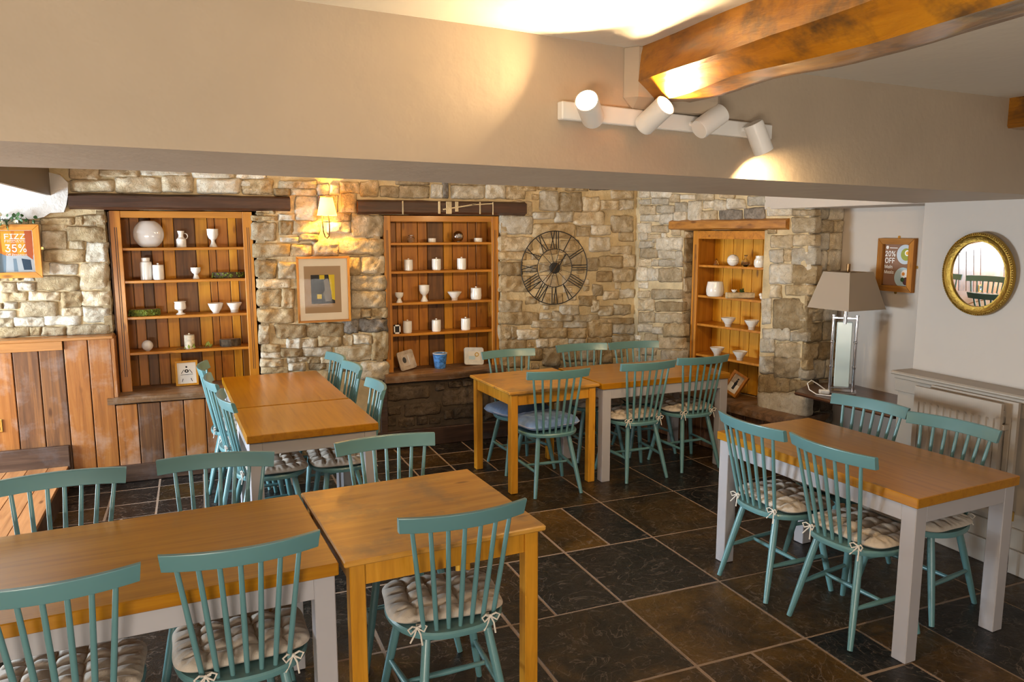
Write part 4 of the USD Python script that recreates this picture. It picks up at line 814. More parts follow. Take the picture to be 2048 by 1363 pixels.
OR1, OR2, OR3, BG1, BG2, NAVY = plain('print_orange', (.72, .25, .03), .7), plain('print_amber', (.80, .42, .04), .7), plain('print_rust', (.52, .12, .04), .7), plain('print_pale_blue', (.50, .58, .66), .7), plain('print_blue_grey', (.20, .30, .40), .7), plain('print_navy', (.03, .07, .13), .7)
PWHITE, PBROWN = plain('print_white', (.85, .84, .82), .7), plain('print_brown', (.25, .13, .08), .7)
PLP = Plane((0, 6.325, 0), (1, 0, 0), (0, -1, 0)); b0 = PLP.uv(86, 554); b1 = PLP.uv(77, 449)
pw, ph = .305, .372; pc = (b0[0]+.003-pw/2, (b0[1]+b1[1])/2)
framed('poster_frame', 'pine framed drinks offer poster on the stone at the far left', 'poster', PLP, pc[0], pc[1], pw, ph, .040, .032, [PINE_X, PINE],
    [('print', R2(-.115, .115, -.15, .15, .0055, .0008), PWHITE), ('print', R2(-.105, .105, -.03, .142, .0066, .0004), OR1), ('print', R2(-.105, .105, -.142, -.03, .0066, .0004), BG1), ('print', poly([(-.09, .14), (-.02, .14), (-.03, -.02), (-.08, .0)], .0071), OR2), ('print', poly([(.0, .14), (.06, .14), (.05, -.03), (.01, -.02)], .0072), OR2), ('print', poly([(.06, .14), (.105, .14), (.10, -.06), (.065, -.03)], .0071), OR3),
     ('print', poly([(-.10, -.01), (-.06, -.03), (-.07, -.145), (-.105, -.145)], .0073), BG2), ('print', poly([(-.05, -.03), (.09, -.05), (.10, -.14), (-.06, -.14)], .0071), BG1), ('print', poly([(.03, -.05), (.085, -.06), (.09, -.13), (.04, -.13)], .0074), NAVY), ('print', poly([(-.02, -.05), (0, -.05), (.005, -.14), (-.02, -.14)], .0074), BG2),
     ('lettering', cat([text('FIZZ', .036, -.062, .085, .009, True, .125), text('FRIDAYS', .017, -.062, .060, .009, False, .125), text('35%', .052, -.062, -.005, .009, True, .128), text('Off Prosecco', .016, -.060, -.032, .009, True, .126), box(-.062, .063, .079, .0805, .009, .0096)]), PWHITE)])
for (du, dv) in ((pw/2+.006, .02), (-.045, -ph/2-.008)): part('/World/poster_frame', 'mirror_plate', onplane(PLP, prism(rrect(.02, .018, .006), 0, .004), pc[0]+du, pc[1]+dv), BRASS, False)
# ivy on the left poster
t = thing('ivy_garland', 'trailing dark green ivy garland lying along the top of the left poster', 'ivy', (pc[0], 6.29, pc[1]+ph/2))
part(t, 'stem', tube([(-.22, 0, .02), (-.1, -.01, .03), (0, -.02, .035), (.08, -.01, .03), (.17, .01, .02)], .003, 6), BARK)
for i in range(46):
    x = rng.uniform(-.2, .16); dz = rng.uniform(.0, .055) if i > 9 else rng.uniform(-.045, .02)
    if i <= 9: x = rng.uniform(-.09, -.01)
    part(t, 'leaf', T(leaf_mesh(rng.uniform(.022, .036), rng.uniform(.018, .028), .2), x, rng.uniform(-.03, .0), dz, rx=rng.uniform(30, 120), rz=rng.uniform(0, 360)), LEAF if rng.random() < .85 else LEAFS, False)
# right poster on the alcove wall
PLQ = Plane((XA, 0, 0), (0, -1, 0), (-1, 0, 0)); c0 = PLQ.uv(1757, 476); c1 = PLQ.uv(1821, 583)
qw, qh = .302, .372; qc = ((PLQ.uv(1751, 530, .03)[0]+PLQ.uv(1829, 530, .03)[0])/2, (PLQ.uv(1790, 476, .03)[1]+PLQ.uv(1786, 583, .03)[1])/2)
E2 = lambda cx, cy, r, z, sx=1: T(prism(E12(r, 32, sx), z, z+.0006), cx, cy, 0)
framed('poster_frame', 'wooden framed food offer poster in the alcove behind the table lamp', 'poster', PLQ, qc[0], qc[1], qw, qh, .042, .034, [OLD_Y, PINE_M],
    [('print', R2(-.112, .112, -.148, .148, .006, .001), PBROWN), ('plate', cat([E2(.062, .075, .068, .0072)]), BG1), ('plate', E2(.055, -.085, .070, .0072), PALEBLUE), ('food', E2(.072, .075, .043, .0080), plain('print_salad', (.30, .33, .05), .7)), ('food', E2(.082, .085, .021, .0088), PWHITE), ('food', E2(.082, .085, .012, .0095), OR2),
     ('food', E2(.072, -.065, .034, .0080), PWHITE), ('food', E2(.085, -.11, .028, .0084), plain('print_beef', (.10, .03, .03), .7)), ('food', E2(.055, -.10, .016, .0088), LEAF), ('food', E2(.060, -.06, .012, .0088), OR1),
     ('lettering', cat([text('20%', .036, -.10, .060, .0100, True, .086), text('OFF', .036, -.10, .012, .0100, True, .082), text('Main', .022, -.10, -.025, .0100, True, .066), text('Meals', .022, -.10, -.062, .0100, True, .080), E2(-.085, .122, .012, .01), box(-.065, .0, .116, .121, .01, .0106)]), PWHITE)])
for (du, dv) in ((.0, qh/2+.008), (qw/2+.008, -.01), (.0, -qh/2-.008)): part('/World/poster_frame_001', 'mirror_plate', onplane(PLQ, prism(rrect(.02, .02, .008), 0, .004), qc[0]+du, qc[1]+dv), BRASS, False)

# skeleton clock
CK = Plane((0, 6.30, 0), (1, 0, 0), (0, -1, 0)); ck = CK.uv(1109.5, 535.5); ck[1] += 0
t = thing('wall_clock', 'large black iron skeleton clock with roman numerals on the stone wall', 'clock', (ck[0], 6.30, ck[1]))
def ring(R, r, n=64): return tube([(R*math.cos(i*2*math.pi/n), 0, R*math.sin(i*2*math.pi/n)) for i in range(n+1)], r, 6, False)
part(t, 'outer_ring', ring(.330, .0042), IRON); part(t, 'inner_ring', ring(.172, .0036), IRON)
def ybox(x0, x1, z0, z1, ang): 
    m = box(x0, x1, -.003, .003, z0, z1); m.apply_transform(trimesh.transformations.rotation_matrix(ang, [0, 1, 0])); return m
def stroke(x0, z0, x1, z1, w=.0065):
    L = math.hypot(x1-x0, z1-z0); m = box(-w/2, w/2, -.0025, .0025, 0, L); m.apply_transform(trimesh.transformations.rotation_matrix(math.atan2(x1-x0, z1-z0), [0, 1, 0])); m.apply_translation([x0, 0, z0]); return m
NUM = ['XII', 'I', 'II', 'III', 'IIII', 'V', 'VI', 'VII', 'VIII', 'IX', 'X', 'XI']
for k, s in enumerate(NUM):
    wd = {'I': .022, 'V': .05, 'X': .05}; tot = sum(wd[c_] for c_ in s); x = -tot/2; ms = []
    for c_ in s:
        w_ = wd[c_]
        if c_ == 'I': ms.append(stroke(x+w_/2, .175, x+w_/2, .328))
        elif c_ == 'V': ms += [stroke(x+w_/2, .175, x+.006, .328), stroke(x+w_/2, .175, x+w_-.006, .328)]
        else: ms += [stroke(x+.006, .175, x+w_-.006, .328), stroke(x+w_-.006, .175, x+.006, .328)]
        x += w_
    m = cat(ms); m.apply_transform(trimesh.transformations.rotation_matrix(math.radians(30*k), [0, 1, 0])); part(t, 'numeral', m, IRON, False)
for k in range(12): part(t, 'spoke', ybox(-.0013, .0013, .045, .172, math.radians(30*k+15)), IRON, False)
m = lathe([(0, 0), (.05, 0), (.05, .018), (.044, .022), (0, .022)], 32); m.apply_transform(trimesh.transformations.rotation_matrix(math.pi/2, [1, 0, 0])); part(t, 'hub', T(m, y=.008), IRON)
part(t, 'hand', T(stroke(0, -.05, .10, .125, .008), y=-.018), IRON, False); part(t, 'hand', T(stroke(.03, .05, -.095, -.12, .007), y=-.022), STEEL_D, False)
part(t, 'wall_bracket', box(-.01, .01, 0, .07, -.01, .01), IRON, False)

# wall light
sp_ = aty(654, 430, 6.25)
t = thing('wall_light', 'lit wall sconce with a small cream cone shade on the stone wall', 'wall light', (sp_[0], 6.25, 1.80))
part(t, 'shade', lathe([(.048, .318), (.078, .178), (.0765, .178), (.0465, .318)], 32), LAMPSH, True)
part(t, 'backplate', box(-.055, .0, .03, .10, .215, .335, .006), OLD_X); part(t, 'arm', tube([(-.03, .06, .20), (-.032, .03, .12), (-.030, .01, .05), (-.020, 0, .012), (-.004, 0, .0), (.012, 0, .02), (.016, 0, .06), (.016, 0, .128), (.010, 0, .18)], .0045, 8), STEEL_D)
part(t, 'drip_pan', lathe([(0, .122), (.034, .126), (.036, .130), (0, .128)]), STEEL_D, label='bronze drip pan'); part(t, 'bulb', T(sphere(.018, 2), .0, 0, .25), emis('sconce_bulb', (1, .72, .34), 60))
L = UsdLux.SphereLight.Define(stage, f'{t}/lamp_light'); L.CreateRadiusAttr(.03); L.CreateIntensityAttr(1150); L.CreateColorAttr(Gf.Vec3f(1, .54, .09)); L.AddTranslateOp().Set(Gf.Vec3d(0, 0, .25))

# oval mirror, hung leaning a little forward
def oval_ring(prof, ax, az, n=72):
    """prof: (offset from the inner oval outwards, height) closed section"""
    k = len(prof); V = []; F = []
    for i in range(n):
        a_ = i*2*math.pi/n
        for (o, w_) in prof: V.append(((ax+o)*math.cos(a_), (az+o)*math.sin(a_), w_))
    for i in range(n):
        for j in range(k):
            a0, a1, b0, b1 = i*k+j, i*k+(j+1) % k, ((i+1) % n)*k+j, ((i+1) % n)*k+(j+1) % k; F += [(a0, b0, b1), (a0, b1, a1)]
    m = trimesh.Trimesh(V, F, process=False); trimesh.repair.fix_normals(m); return m
mc = (atx(1957, 548, XW-.03)); n_ = np.array([-.998, -.055, -.058]); n_ /= np.linalg.norm(n_)
uu = np.cross([0, 0, 1.0], n_); uu /= np.linalg.norm(uu); uu = -uu if uu[1] > 0 else uu; vv = np.cross(n_, uu); vv = vv if vv[2] > 0 else -vv
t = thing('oval_mirror', 'oval mirror in a carved gilt frame on the right wall', 'mirror')
def mp_(m):
    v = np.asarray(m.vertices); r = trimesh.Trimesh(mc + v[:, :1]*uu + v[:, 1:2]*vv + v[:, 2:3]*n_, m.faces); trimesh.repair.fix_normals(r); return r
part(t, 'mirror_glass', mp_(prism(E12(1, 72), 0, .004).apply_transform(np.diag([.160, .187, 1, 1]))), MIRROR, False)
part(t, 'frame', mp_(oval_ring([(0, .002), (.002, .014), (.010, .013), (.026, .018), (.036, .024), (.042, .022), (.050, .020), (.054, .008), (.054, 0)], .157, .184)), GILT)
bd = []
for i in range(110):
    a_ = i*2*math.pi/110; bd.append(T(trimesh.creation.icosphere(1, .0048), (.157+.045)*math.cos(a_), (.184+.045)*math.sin(a_), .023))
part(t, 'bead_moulding', mp_(cat(bd)), GILT, kind='stuff')

# ------------------------------------------------------------------ right wall joinery, radiator, lamp shelf
XPn = 4.055
jw = thing('trim_6', 'taupe painted dado panelling with a moulded ledge along the right wall', 'panelling', kind='structure')
part(jw, 'ledge', cat([box(3.985, XW+.02, .2, 3.475, .972, .995, .008), box(4.012, XW, .2, 3.466, .945, .973, .006)]), TRIMP)
part(jw, 'frieze', box(4.03, XW, .2, 3.468, .865, .946, .003), TRIMP, False)
part(jw, 'panel_back', box(XPn+.012, XW, .2, 3.462, .0, .87), TRIMP, False)
for y0, y1 in ((3.335, 3.462), (2.50, 2.60), (1.6, 1.7), (.8, .9)): part(jw, 'stile', box(XPn-.004, XPn+.02, y0, y1, .2505, .868, .004), TRIMP, False)
part(jw, 'bottom_rail', box(XPn-.004, XPn+.02, .2, 3.462, .135, .25, .004), TRIMP, False)
br = thing('baseboard_right', 'taupe painted skirting board along the right wall', 'skirting', kind='structure')
part(br, 'board', box(4.035, XW, .2, 3.462, 0, .135, .004), plain('pale_skirting_paint', (.46, .42, .38), .4), False)
rd = thing('radiator', 'double panel taupe radiator against the right wall panelling', 'radiator')
def rad_panel(xf, y0, y1, z0, z1):
    n = 200; ys = np.linspace(y0, y1, n); V = []; F = []; zs_ = [z0, z0+.03, z0+.06, z0+.075, z1-.10, z1-.085, z1-.03, z1]
    for i, y in enumerate(ys):
        ph_ = (y-y0-.03)/((y1-y0-.06)/11); inside = 0 <= ph_ <= 11; f_ = ph_-math.floor(ph_)
        d = .0 if not inside else .009*min(1, max(0, (abs(f_-.5)-.28)/.10))
        for k, z in enumerate(zs_): V.append((xf + (d if 3 <= k <= 4 else 0), y, z))
        for k, z in enumerate(reversed(zs_)): V.append((xf+.02, y, z))
    K = 2*len(zs_)
    for i in range(n-1):
        for k in range(K): a0, a1, b0, b1 = i*K+k, i*K+(k+1) % K, (i+1)*K+k, (i+1)*K+(k+1) % K; F += [(a0, a1, b1), (a0, b1, b0)]
    for base, rev in ((0, False), ((n-1)*K, True)):
        for k in range(len(zs_)-1):
            a, b, c_, d_ = base+k, base+k+1, base+K-2-k, base+K-1-k; q_ = [(a, b, c_), (a, c_, d_)]; F += [x[::-1] for x in q_] if rev else q_
    m = trimesh.Trimesh(V, F, process=False); trimesh.repair.fix_normals(m); return m
part(rd, 'panel', rad_panel(3.925, 2.70, 3.235, .33, .945), RADP, 25); part(rd, 'panel', rad_panel(3.985, 2.65, 3.175, .33, .955), RADP, 25)
part(rd, 'fins', box(3.947, 3.985, 2.72, 3.16, .36, .90), TRIMP, False); part(rd, 'side_cover', box(3.94, 3.99, 2.69, 2.705, .80, .83, .003), RADP, False)
part(rd, 'valve', cat([T(trimesh.creation.cylinder(.014, .05, sections=14), 3.97, 2.625, .345), T(trimesh.creation.cylinder(.009, .06, sections=12), 3.97, 2.65, .345, rx=90)]), BRASS); part(rd, 'pipe', tube([(3.97, 2.625, .33), (3.97, 2.625, .0)], .008), CHROME)
part(rd, 'wall_bracket', cat([box(4.0, 4.075, 2.8, 2.83, .4, .9), box(4.0, 4.075, 3.05, 3.08, .4, .9)]), RADP, False)

ZS = .70
sh_ = thing('lamp_shelf', 'dark wooden wedge shelf across the alcove under the table lamp', 'shelf')
part(sh_, 'board', prism([(3.995, 4.285), (4.05, 3.475), (XA, 3.475), (XA, 4.45), (4.27, 4.45)], ZS-.026, ZS), wood('mahogany', (.05, .018, .009), (.10, .035, .016), (.16, .06, .025), 'y', rough=.3, coat=.3), False)
part(sh_, 'edge_moulding', tube([(3.998, 4.285, ZS-.013), (4.052, 3.475, ZS-.013)], .012, 8), stage.GetPrimAtPath(LK+'mahogany').GetPath().pathString)
lc = np.array([4.262, 4.12])
t = thing('table_lamp', 'table lamp with a square taupe shade and chrome bamboo posts around a glass slab', 'lamp', (lc[0], lc[1], ZS), 0)
fd_ = np.array([math.sin(YAW+.40), math.cos(YAW+.40)]); rt_ = np.array([fd_[1], -fd_[0]])
def frust(s0, s1, z0, z1, ang, th=.002):
    V = []
    for s, z in ((s0, z0), (s1, z1), (s1-th, z1), (s0-th, z0)):
        for k in range(4): a_ = math.radians(ang+45+90*k); V.append((s*math.cos(a_)*1.4142/2*1, s*math.sin(a_)*1.4142/2, z))
    F = []
    for i in range(4):
        for j in range(4): a0, a1, b0, b1 = i*4+j, i*4+(j+1) % 4, ((i+1) % 4)*4+j, ((i+1) % 4)*4+(j+1) % 4; F += [(a0, a1, b1), (a0, b1, b0)]
    return trimesh.Trimesh(V, F, process=False)
part(t, 'shade', frust(.362, .232, .615, .868, 3), SHADE, False); part(t, 'shade_trim', cat([frust(.364, .362, .612, .618, 3, .004), frust(.234, .233, .864, .870, 3, .004)]), SHADE, False)
def P2(a_, b_, z): return (rt_[0]*a_+fd_[0]*b_, rt_[1]*a_+fd_[1]*b_, z)
for s in (-1, 1):
    pr = [(0, .02)]; zz = .02
    for z, r_ in ((.02, .011), (.18, .011), (.185, .0145), (.195, .0145), (.20, .011), (.36, .011), (.365, .0145), (.375, .0145), (.38, .011), (.55, .011), (.552, .0145), (.565, .0145)): pr.append((r_, z))
    pr.append((0, .565)); m = lathe(pr, 16); p_ = P2(s*.077, 0, 0); po = part(t, 'post', T(m, p_[0], p_[1], 0), CHROME)
m = box(-.052, .052, -.012, .012, .045, .515, .006); m.apply_transform(trimesh.transformations.rotation_matrix(math.atan2(rt_[1], rt_[0]), [0, 0, 1])); part(t, 'glass_slab', m, FROST, False)
for z0, z1, nm in ((.535, .55, 'top_bar'), (.03, .042, 'bottom_bar')):
    m = box(-.077, .077, -.008, .008, z0, z1, .003); m.apply_transform(trimesh.transformations.rotation_matrix(math.atan2(rt_[1], rt_[0]), [0, 0, 1])); part(t, nm, m, CHROME, False)
m = box(-.10, .10, -.055, .055, 0, .02, .004); m.apply_transform(trimesh.transformations.rotation_matrix(math.atan2(rt_[1], rt_[0]), [0, 0, 1])); part(t, 'base', m, CHROME, False)
part(t, 'stem', lathe([(0, .50), (.016, .50), (.016, .60), (.008, .61), (.006, .87), (0, .87)], 16), CHROME); part(t, 'finial', lathe([(0, .865), (.013, .868), (.013, .925), (0, .925)], 16), STEEL_D)
part(t, 'cord', tube([P2(-.1, .0, .012), P2(-.16, -.03, .06), P2(-.20, -.05, .085), P2(-.225, -.09, .07), P2(-.21, -.12, .03), P2(-.16, -.15, .006), P2(-.07, -.165, .006), P2(.02, -.16, .006)], .0042, 8), WHITE)
p_ = atz(1660, 788, ZS)
t = thing('power_adapter', 'small white plug adapter on the shelf beside the lamp base', 'adapter', (4.125, 4.14, ZS), -35); part(t, 'body', box(-.035, .035, -.022, .022, 0, .03, .005), WHITE); part(t, 'plug_face', box(-.028, .028, -.0235, -.022, .006, .024), PLAQW, False)
t = thing('paper_tag', 'tiny white tag on the shelf right of the lamp', 'tag', (4.19, 3.72, ZS), 70); part(t, 'card', box(-.02, .02, -.008, .008, 0, .006, .001), WHITE, False)
# brass socket on the panelling
t = thing('wall_socket', 'brass wall socket on the pine panelling at the left edge', 'socket', (-1.335, 6.238, .505)); part(t, 'plate', box(-.045, .03, -.008, 0, -.046, .046, .003), BRASS); part(t, 'switch', box(-.025, .005, -.0115, -.008, -.022, -.004, .001), WHITE, False); part(t, 'socket_face', box(-.03, .015, -.01, -.008, -.03, .034, .001), INK, False)

# ------------------------------------------------------------------ spotlight bar on the beam
fv = np.array([1.975-.753, 2.149-1.907]); fv /= np.linalg.norm(fv)
BF = Plane((.753, 1.907, 0), (fv[0], fv[1], 0), (fv[1], -fv[0], 0))
sb = thing('spotlight_bar', 'white four-lamp spotlight bar on the plaster beam', 'spotlight')
s0, s1 = BF.uv(1114, 222), BF.uv(1533, 266); zc_ = (s0[1]+s1[1])/2
tilt_ = (s1[1]-s0[1])/(s1[0]-s0[0])
part(sb, 'bar', pbox(BF, s0[0], s1[0], zc_-.024, zc_+.024, 0, .024, .003), WHITE)
def can(center, d, r=.031, L=.098, lit=True):
    d = np.array(d, float); d /= np.linalg.norm(d); c0 = np.array(center)-d*L/2
    m = lathe([(0, 0), (r*.92, 0), (r, .006), (r, L), (r*.93, L), (r*.93, L-.018), (0, L-.018)], 28); b = lathe([(0, L-.016), (r*.9, L-.016), (r*.9, L-.0155), (0, L-.0155)], 28)
    z_ = d; x_ = np.cross([0, 0, 1.0], z_); x_ /= np.linalg.norm(x_); y_ = np.cross(z_, x_); A = np.eye(4); A[:3, 0] = x_; A[:3, 1] = y_; A[:3, 2] = z_; A[:3, 3] = c0
    m.apply_transform(A); b.apply_transform(A); return m, b
BU = np.array([BF.u[0], BF.u[1], 0]); BN = BF.n; UP = np.array([0, 0, 1.0])
spots = [((1180, 220), BU*-.72+UP*.36+BN*.58, True), ((1308, 232), BU*.05+UP*.50+BN*.85, True), ((1420, 243), BU*.78+UP*.50+BN*.10, False), ((1517, 275), BU*.42-UP*.80+BN*.10, True)]
for (pp, d, lit) in spots:
    q = BF.uv(*pp, .075); ce = BF.at(q[0], q[1], .075); m, b = can(ce, d)
    cn = part(sb, 'lamp_head', m, WHITE)
    part(cn, 'bulb', b, BULB if lit else GREYP, False)
    dn = d/np.linalg.norm(d); ba = ce-dn*.03; k = BF.at((ba-BF.o)@BF.u, zc_, .02); part(sb, 'swivel', tube([k, ba], .008, 10), WHITE)

# a second bar on the far face of the beam, lighting the stone wall
bv = np.array([2.689-1.109, 3.11-2.71]); bv /= np.linalg.norm(bv)
BB = Plane((1.109, 2.71, 0), (-bv[0], -bv[1], 0), (-bv[1], bv[0], 0))
sb2 = thing('spotlight_bar', 'white spotlight bar on the far face of the plaster beam', 'spotlight')
part(sb2, 'bar', pbox(BB, -1.9, .3, 2.10, 2.148, 0, .024, .003), WHITE)
for (u_, tgt) in ((-1.75, (3.3, 6.3, 1.4)), (-.9, (2.2, 6.3, 1.3)), (-.05, (.6, 6.3, 1.2))):
    ce = BB.at(u_, 2.124, .075); m, b = can(ce, np.array(tgt)-ce); cn = part(sb2, 'lamp_head', m, WHITE); part(cn, 'bulb', b, BULB2, False); part(sb2, 'swivel', tube([BB.at(u_, 2.124, .02), ce], .008, 10), WHITE)

# ------------------------------------------------------------------ old ceiling timbers
def timber(x0, x1, y0, y1, z0, seed):
    sec = [(x0, .18), (x0-.012, .055), (x0+.05, .0), (x1-.06, .0), (x1, .05), (x1+.02, .18)]
    P = []
    for i in range(len(sec)):
        a_, b_ = np.array(sec[i]), np.array(sec[(i+1) % len(sec)])
        for k in range(5): P.append(a_+(b_-a_)*k/5)
    P = np.array(P); n = 60; V = []
    for i in range(n+1):
        y = y0+(y1-y0)*i/n; t_ = i/n; wob = .012*math.sin(3.2*y+seed)+.008*math.sin(7*y)
        A = np.stack([P[:, 0]+wob*(P[:, 1] < .17), np.full(len(P), y), z0+P[:, 1]], 1)
        nz = np.stack([meshkit.fbm(A*[7, 2.5, 7], 3, seed)-.5, meshkit.fbm(A*[7, 2.5, 7]+7, 3, seed+1)-.5], 1)*.035; A[:, 0] += nz[:, 0]; A[:, 2] += nz[:, 1]*(P[:, 1] < .17); V.append(A)
    k = len(P); V = np.vstack(V); F = []
    for i in range(n):
        for j in range(k): a0, a1, b0, b1 = i*k+j, i*k+(j+1) % k, (i+1)*k+j, (i+1)*k+(j+1) % k; F += [(a0, a1, b1), (a0, b1, b0)]
    V = np.vstack([V, V[:k].mean(0), V[n*k:n*k+k].mean(0)])
    for j in range(k): F += [(len(V)-2, (j+1) % k, j), (len(V)-1, n*k+j, n*k+(j+1) % k)]
    m = trimesh.Trimesh(V, F, process=False); trimesh.repair.fix_normals(m); return m
VARN = wood('varnished_old_timber', (.040, .014, .002), (.36, .135, .005), (.52, .22, .010), 'y', across=9, along=1.6, rough=.26, coat=.7, coat_rough=.12, rnd=.02, bump=.008, stain=.85, stain_col=(.045, .028, .016))
t = thing('ceiling_timber', 'knotty varnished oak timber running from the plaster beam across the ceiling', 'timber')
part(t, 'timber', timber(1.205, 1.43, -1.9, 2.0, 2.228, 3), VARN)
cp_ = box(1.165, 1.50, 1.955, 2.09, 2.205, 2.40, .03); part(t, 'plaster_collar', cp_, PLASTER, False, label='plaster collar where the timber meets the beam')
t = thing('ceiling_timber', 'end of a second brown ceiling timber at the top right edge', 'timber')
part(t, 'timber', T(box(0, .2, -1.2, .02, 0, .2, .01), 3.415, 2.44, 2.312, rz=4), VARN)

# ------------------------------------------------------------------ tables
def white_table(label, cx, cy, L, Wd, rz, long_axis='x', group=None):
    t = thing('dining_table', label, 'table', (cx, cy, 0), rz, 'honey topped dining tables')
    part(t, 'tabletop', box(-L/2, L/2, -Wd/2, Wd/2, .705, .75, .0035), TOPX)
    lw = .07; i = .012
    for sx in (-1, 1):
        for sy in (-1, 1):
            x, y = sx*(L/2-i-lw/2), sy*(Wd/2-i-lw/2); part(t, 'leg', box(x-lw/2, x+lw/2, y-lw/2, y+lw/2, 0, .704, .003), TPAINT)
    for sy in (-1, 1): part(t, 'apron', box(-L/2+i+lw, L/2-i-lw, sy*(Wd/2-i-.012)-.011, sy*(Wd/2-i-.012)+.011, .63, .704, .002), TPAINT, False)
    for sx in (-1, 1): part(t, 'apron', box(sx*(L/2-i-.012)-.011, sx*(L/2-i-.012)+.011, -Wd/2+i+lw, Wd/2-i-lw, .63, .704, .002), TPAINT, False)
    return t
def pine_table(label, cx, cy, L, Wd, rz):
    t = thing('pine_table', label, 'table', (cx, cy, 0), rz, 'small pine tables')
    part(t, 'tabletop', box(-L/2, L/2, -Wd/2, Wd/2, .725, .747, .005), PTOP)
    lw = .056; i = .022
    for sx in (-1, 1):
        for sy in (-1, 1):
            x, y = sx*(L/2-i-lw/2), sy*(Wd/2-i-lw/2); part(t, 'leg', box(x-lw/2, x+lw/2, y-lw/2, y+lw/2, 0, .724, .004), PLEG)
    for sy in (-1, 1): part(t, 'apron', box(-L/2+i+lw, L/2-i-lw, sy*(Wd/2-i-.02)-.01, sy*(Wd/2-i-.02)+.01, .64, .724, .002), PLEG, False)
    for sx in (-1, 1): part(t, 'apron', box(sx*(L/2-i-.02)-.01, sx*(L/2-i-.02)+.01, -Wd/2+i+lw, Wd/2-i-lw, .64, .724, .002), PLEG, False)
    return t
pine_table('small worn pine table with a chair pushed under it in the foreground', .779, 2.910, .775, .785, 3.3)
white_table('grey legged honey topped table in the left foreground beside the worn pine table', -.222, 2.845, 1.2, .757, 3.0)
white_table('grey legged honey topped table nearest the camera in the pair by the left niche', .565, 4.69, .72, .735, 92.4)
white_table('grey legged honey topped table running up to the back wall below the left niche', .530, 5.64, 1.13, .715, 92.4)
pine_table('small pine table with blue cushioned chairs by the back wall', 2.325, 5.227, .735, .737, 2.8)
white_table('grey legged honey topped table between the pine table and the right-hand niche', 3.285, 5.215, 1.15, .73, .4)
white_table('grey legged honey topped table standing alone beside the radiator', 3.044, 2.838, 1.235, .70, 93.8)

# ------------------------------------------------------------------ chairs
ch = thing('spindle_chair', 'teal', 'chair', group='spindle chairs at the dining tables')
def seat_mesh():
    n = 48; V = []; F = []
    def outline(k):
        P = []
        for i in range(n):
            a_ = i*2*math.pi/n; c_, s_ = math.cos(a_), math.sin(a_); e_ = 2/2.5
            x = .222*math.copysign(abs(c_)**e_, c_); y = .208*math.copysign(abs(s_)**e_, s_); y += .022
            x *= 1-.10*max(0, (.05-y)/.25); P.append((x*k, (y-.02)*k+.02))
        return P
    rings = [(.90, .413), (.985, .419), (1.0, .428), (1.0, .437), (.975, .445), (.6, .442), (.05, .439)]
    for k, z in rings: V += [(x, y, z) for x, y in outline(k)]
    for i in range(len(rings)-1):
        for j in range(n): a0, a1, b0, b1 = i*n+j, i*n+(j+1) % n, (i+1)*n+j, (i+1)*n+(j+1) % n; F += [(a0, a1, b1), (a0, b1, b0)]
    V += [(0, .02, .413), (0, .02, .439)]
    for j in range(n): F += [(len(V)-2, (j+1) % n, j), (len(V)-1, (len(rings)-1)*n+j, (len(rings)-1)*n+(j+1) % n)]
    return trimesh.Trimesh(V, F, process=False)
part(ch, 'seat', seat_mesh(), TEAL)
def rail_y(x): return -.232 + .9*x*x
RW = .232
n = 24; V = []; F = []
for i in range(n+1):
    x = -RW+2*RW*i/n; y = rail_y(x); lean = .018
    for dx, dy, z in ((0, -.011, .846), (0, .009, .846), (0, .011, .849), (0, .011-.0, .90), (0, .007, .905), (0, -.008, .905), (0, -.011, .90), (0, -.013, .849)):
        k = (z-.846)/.059; V.append((x*(1+.025*k), y+dy-lean*k, z))
K = 8
for i in range(n):
    for j in range(K): a0, a1, b0, b1 = i*K+j, i*K+(j+1) % K, (i+1)*K+j, (i+1)*K+(j+1) % K; F += [(a0, b0, b1), (a0, b1, a1)]
for base, rev in ((0, False), (n*K, True)):
    for j in range(1, K-1): F.append((base, base+j, base+j+1) if not rev else (base, base+j+1, base+j))
m = trimesh.Trimesh(V, F, process=False); trimesh.repair.fix_normals(m); part(ch, 'top_rail', m, TEAL)
def taper(p, q, prof):
    p, q = np.array(p), np.array(q); return tube([p+(q-p)*s for s, _ in prof], [r for _, r in prof], 12)
SPX = [(-.132+.044*i, -.190+.060*i) for i in range(7)]
for xs_, xt in SPX:
    part(ch, 'spindle', taper((xs_, -.150+.9*xs_*xs_*.9, .436), (xt, rail_y(xt)-.003, .852), [(0, .0075), (.12, .0088), (.4, .0095), (.8, .0085), (1, .0078)]), TEAL)
LEGS = {}
for sx in (-1, 1):
    for nm, top, bot in (('front', (sx*.135, .135, .425), (sx*.212, .197, 0)), ('back', (sx*.115, -.110, .425), (sx*.178, -.212, 0))):
        LEGS[(sx, nm)] = (np.array(top), np.array(bot)); part(ch, 'leg', taper(top, bot, [(0, .014), (.06, .0165), (.35, .0175), (.75, .0155), (1, .0125)]), TEAL)
def on(l, z): a_, b_ = LEGS[l]; return a_+(b_-a_)*((a_[2]-z)/a_[2])
mids = []
for sx in (-1, 1):
    a_, b_ = on((sx, 'front'), .185), on((sx, 'back'), .175); mids.append((a_+b_)/2)
    part(ch, 'stretcher', taper(a_, b_, [(0, .009), (.3, .0115), (.5, .0125), (.7, .0115), (1, .009)]), TEAL)
part(ch, 'stretcher', taper(mids[0], mids[1], [(0, .009), (.5, .012), (1, .009)]), TEAL)

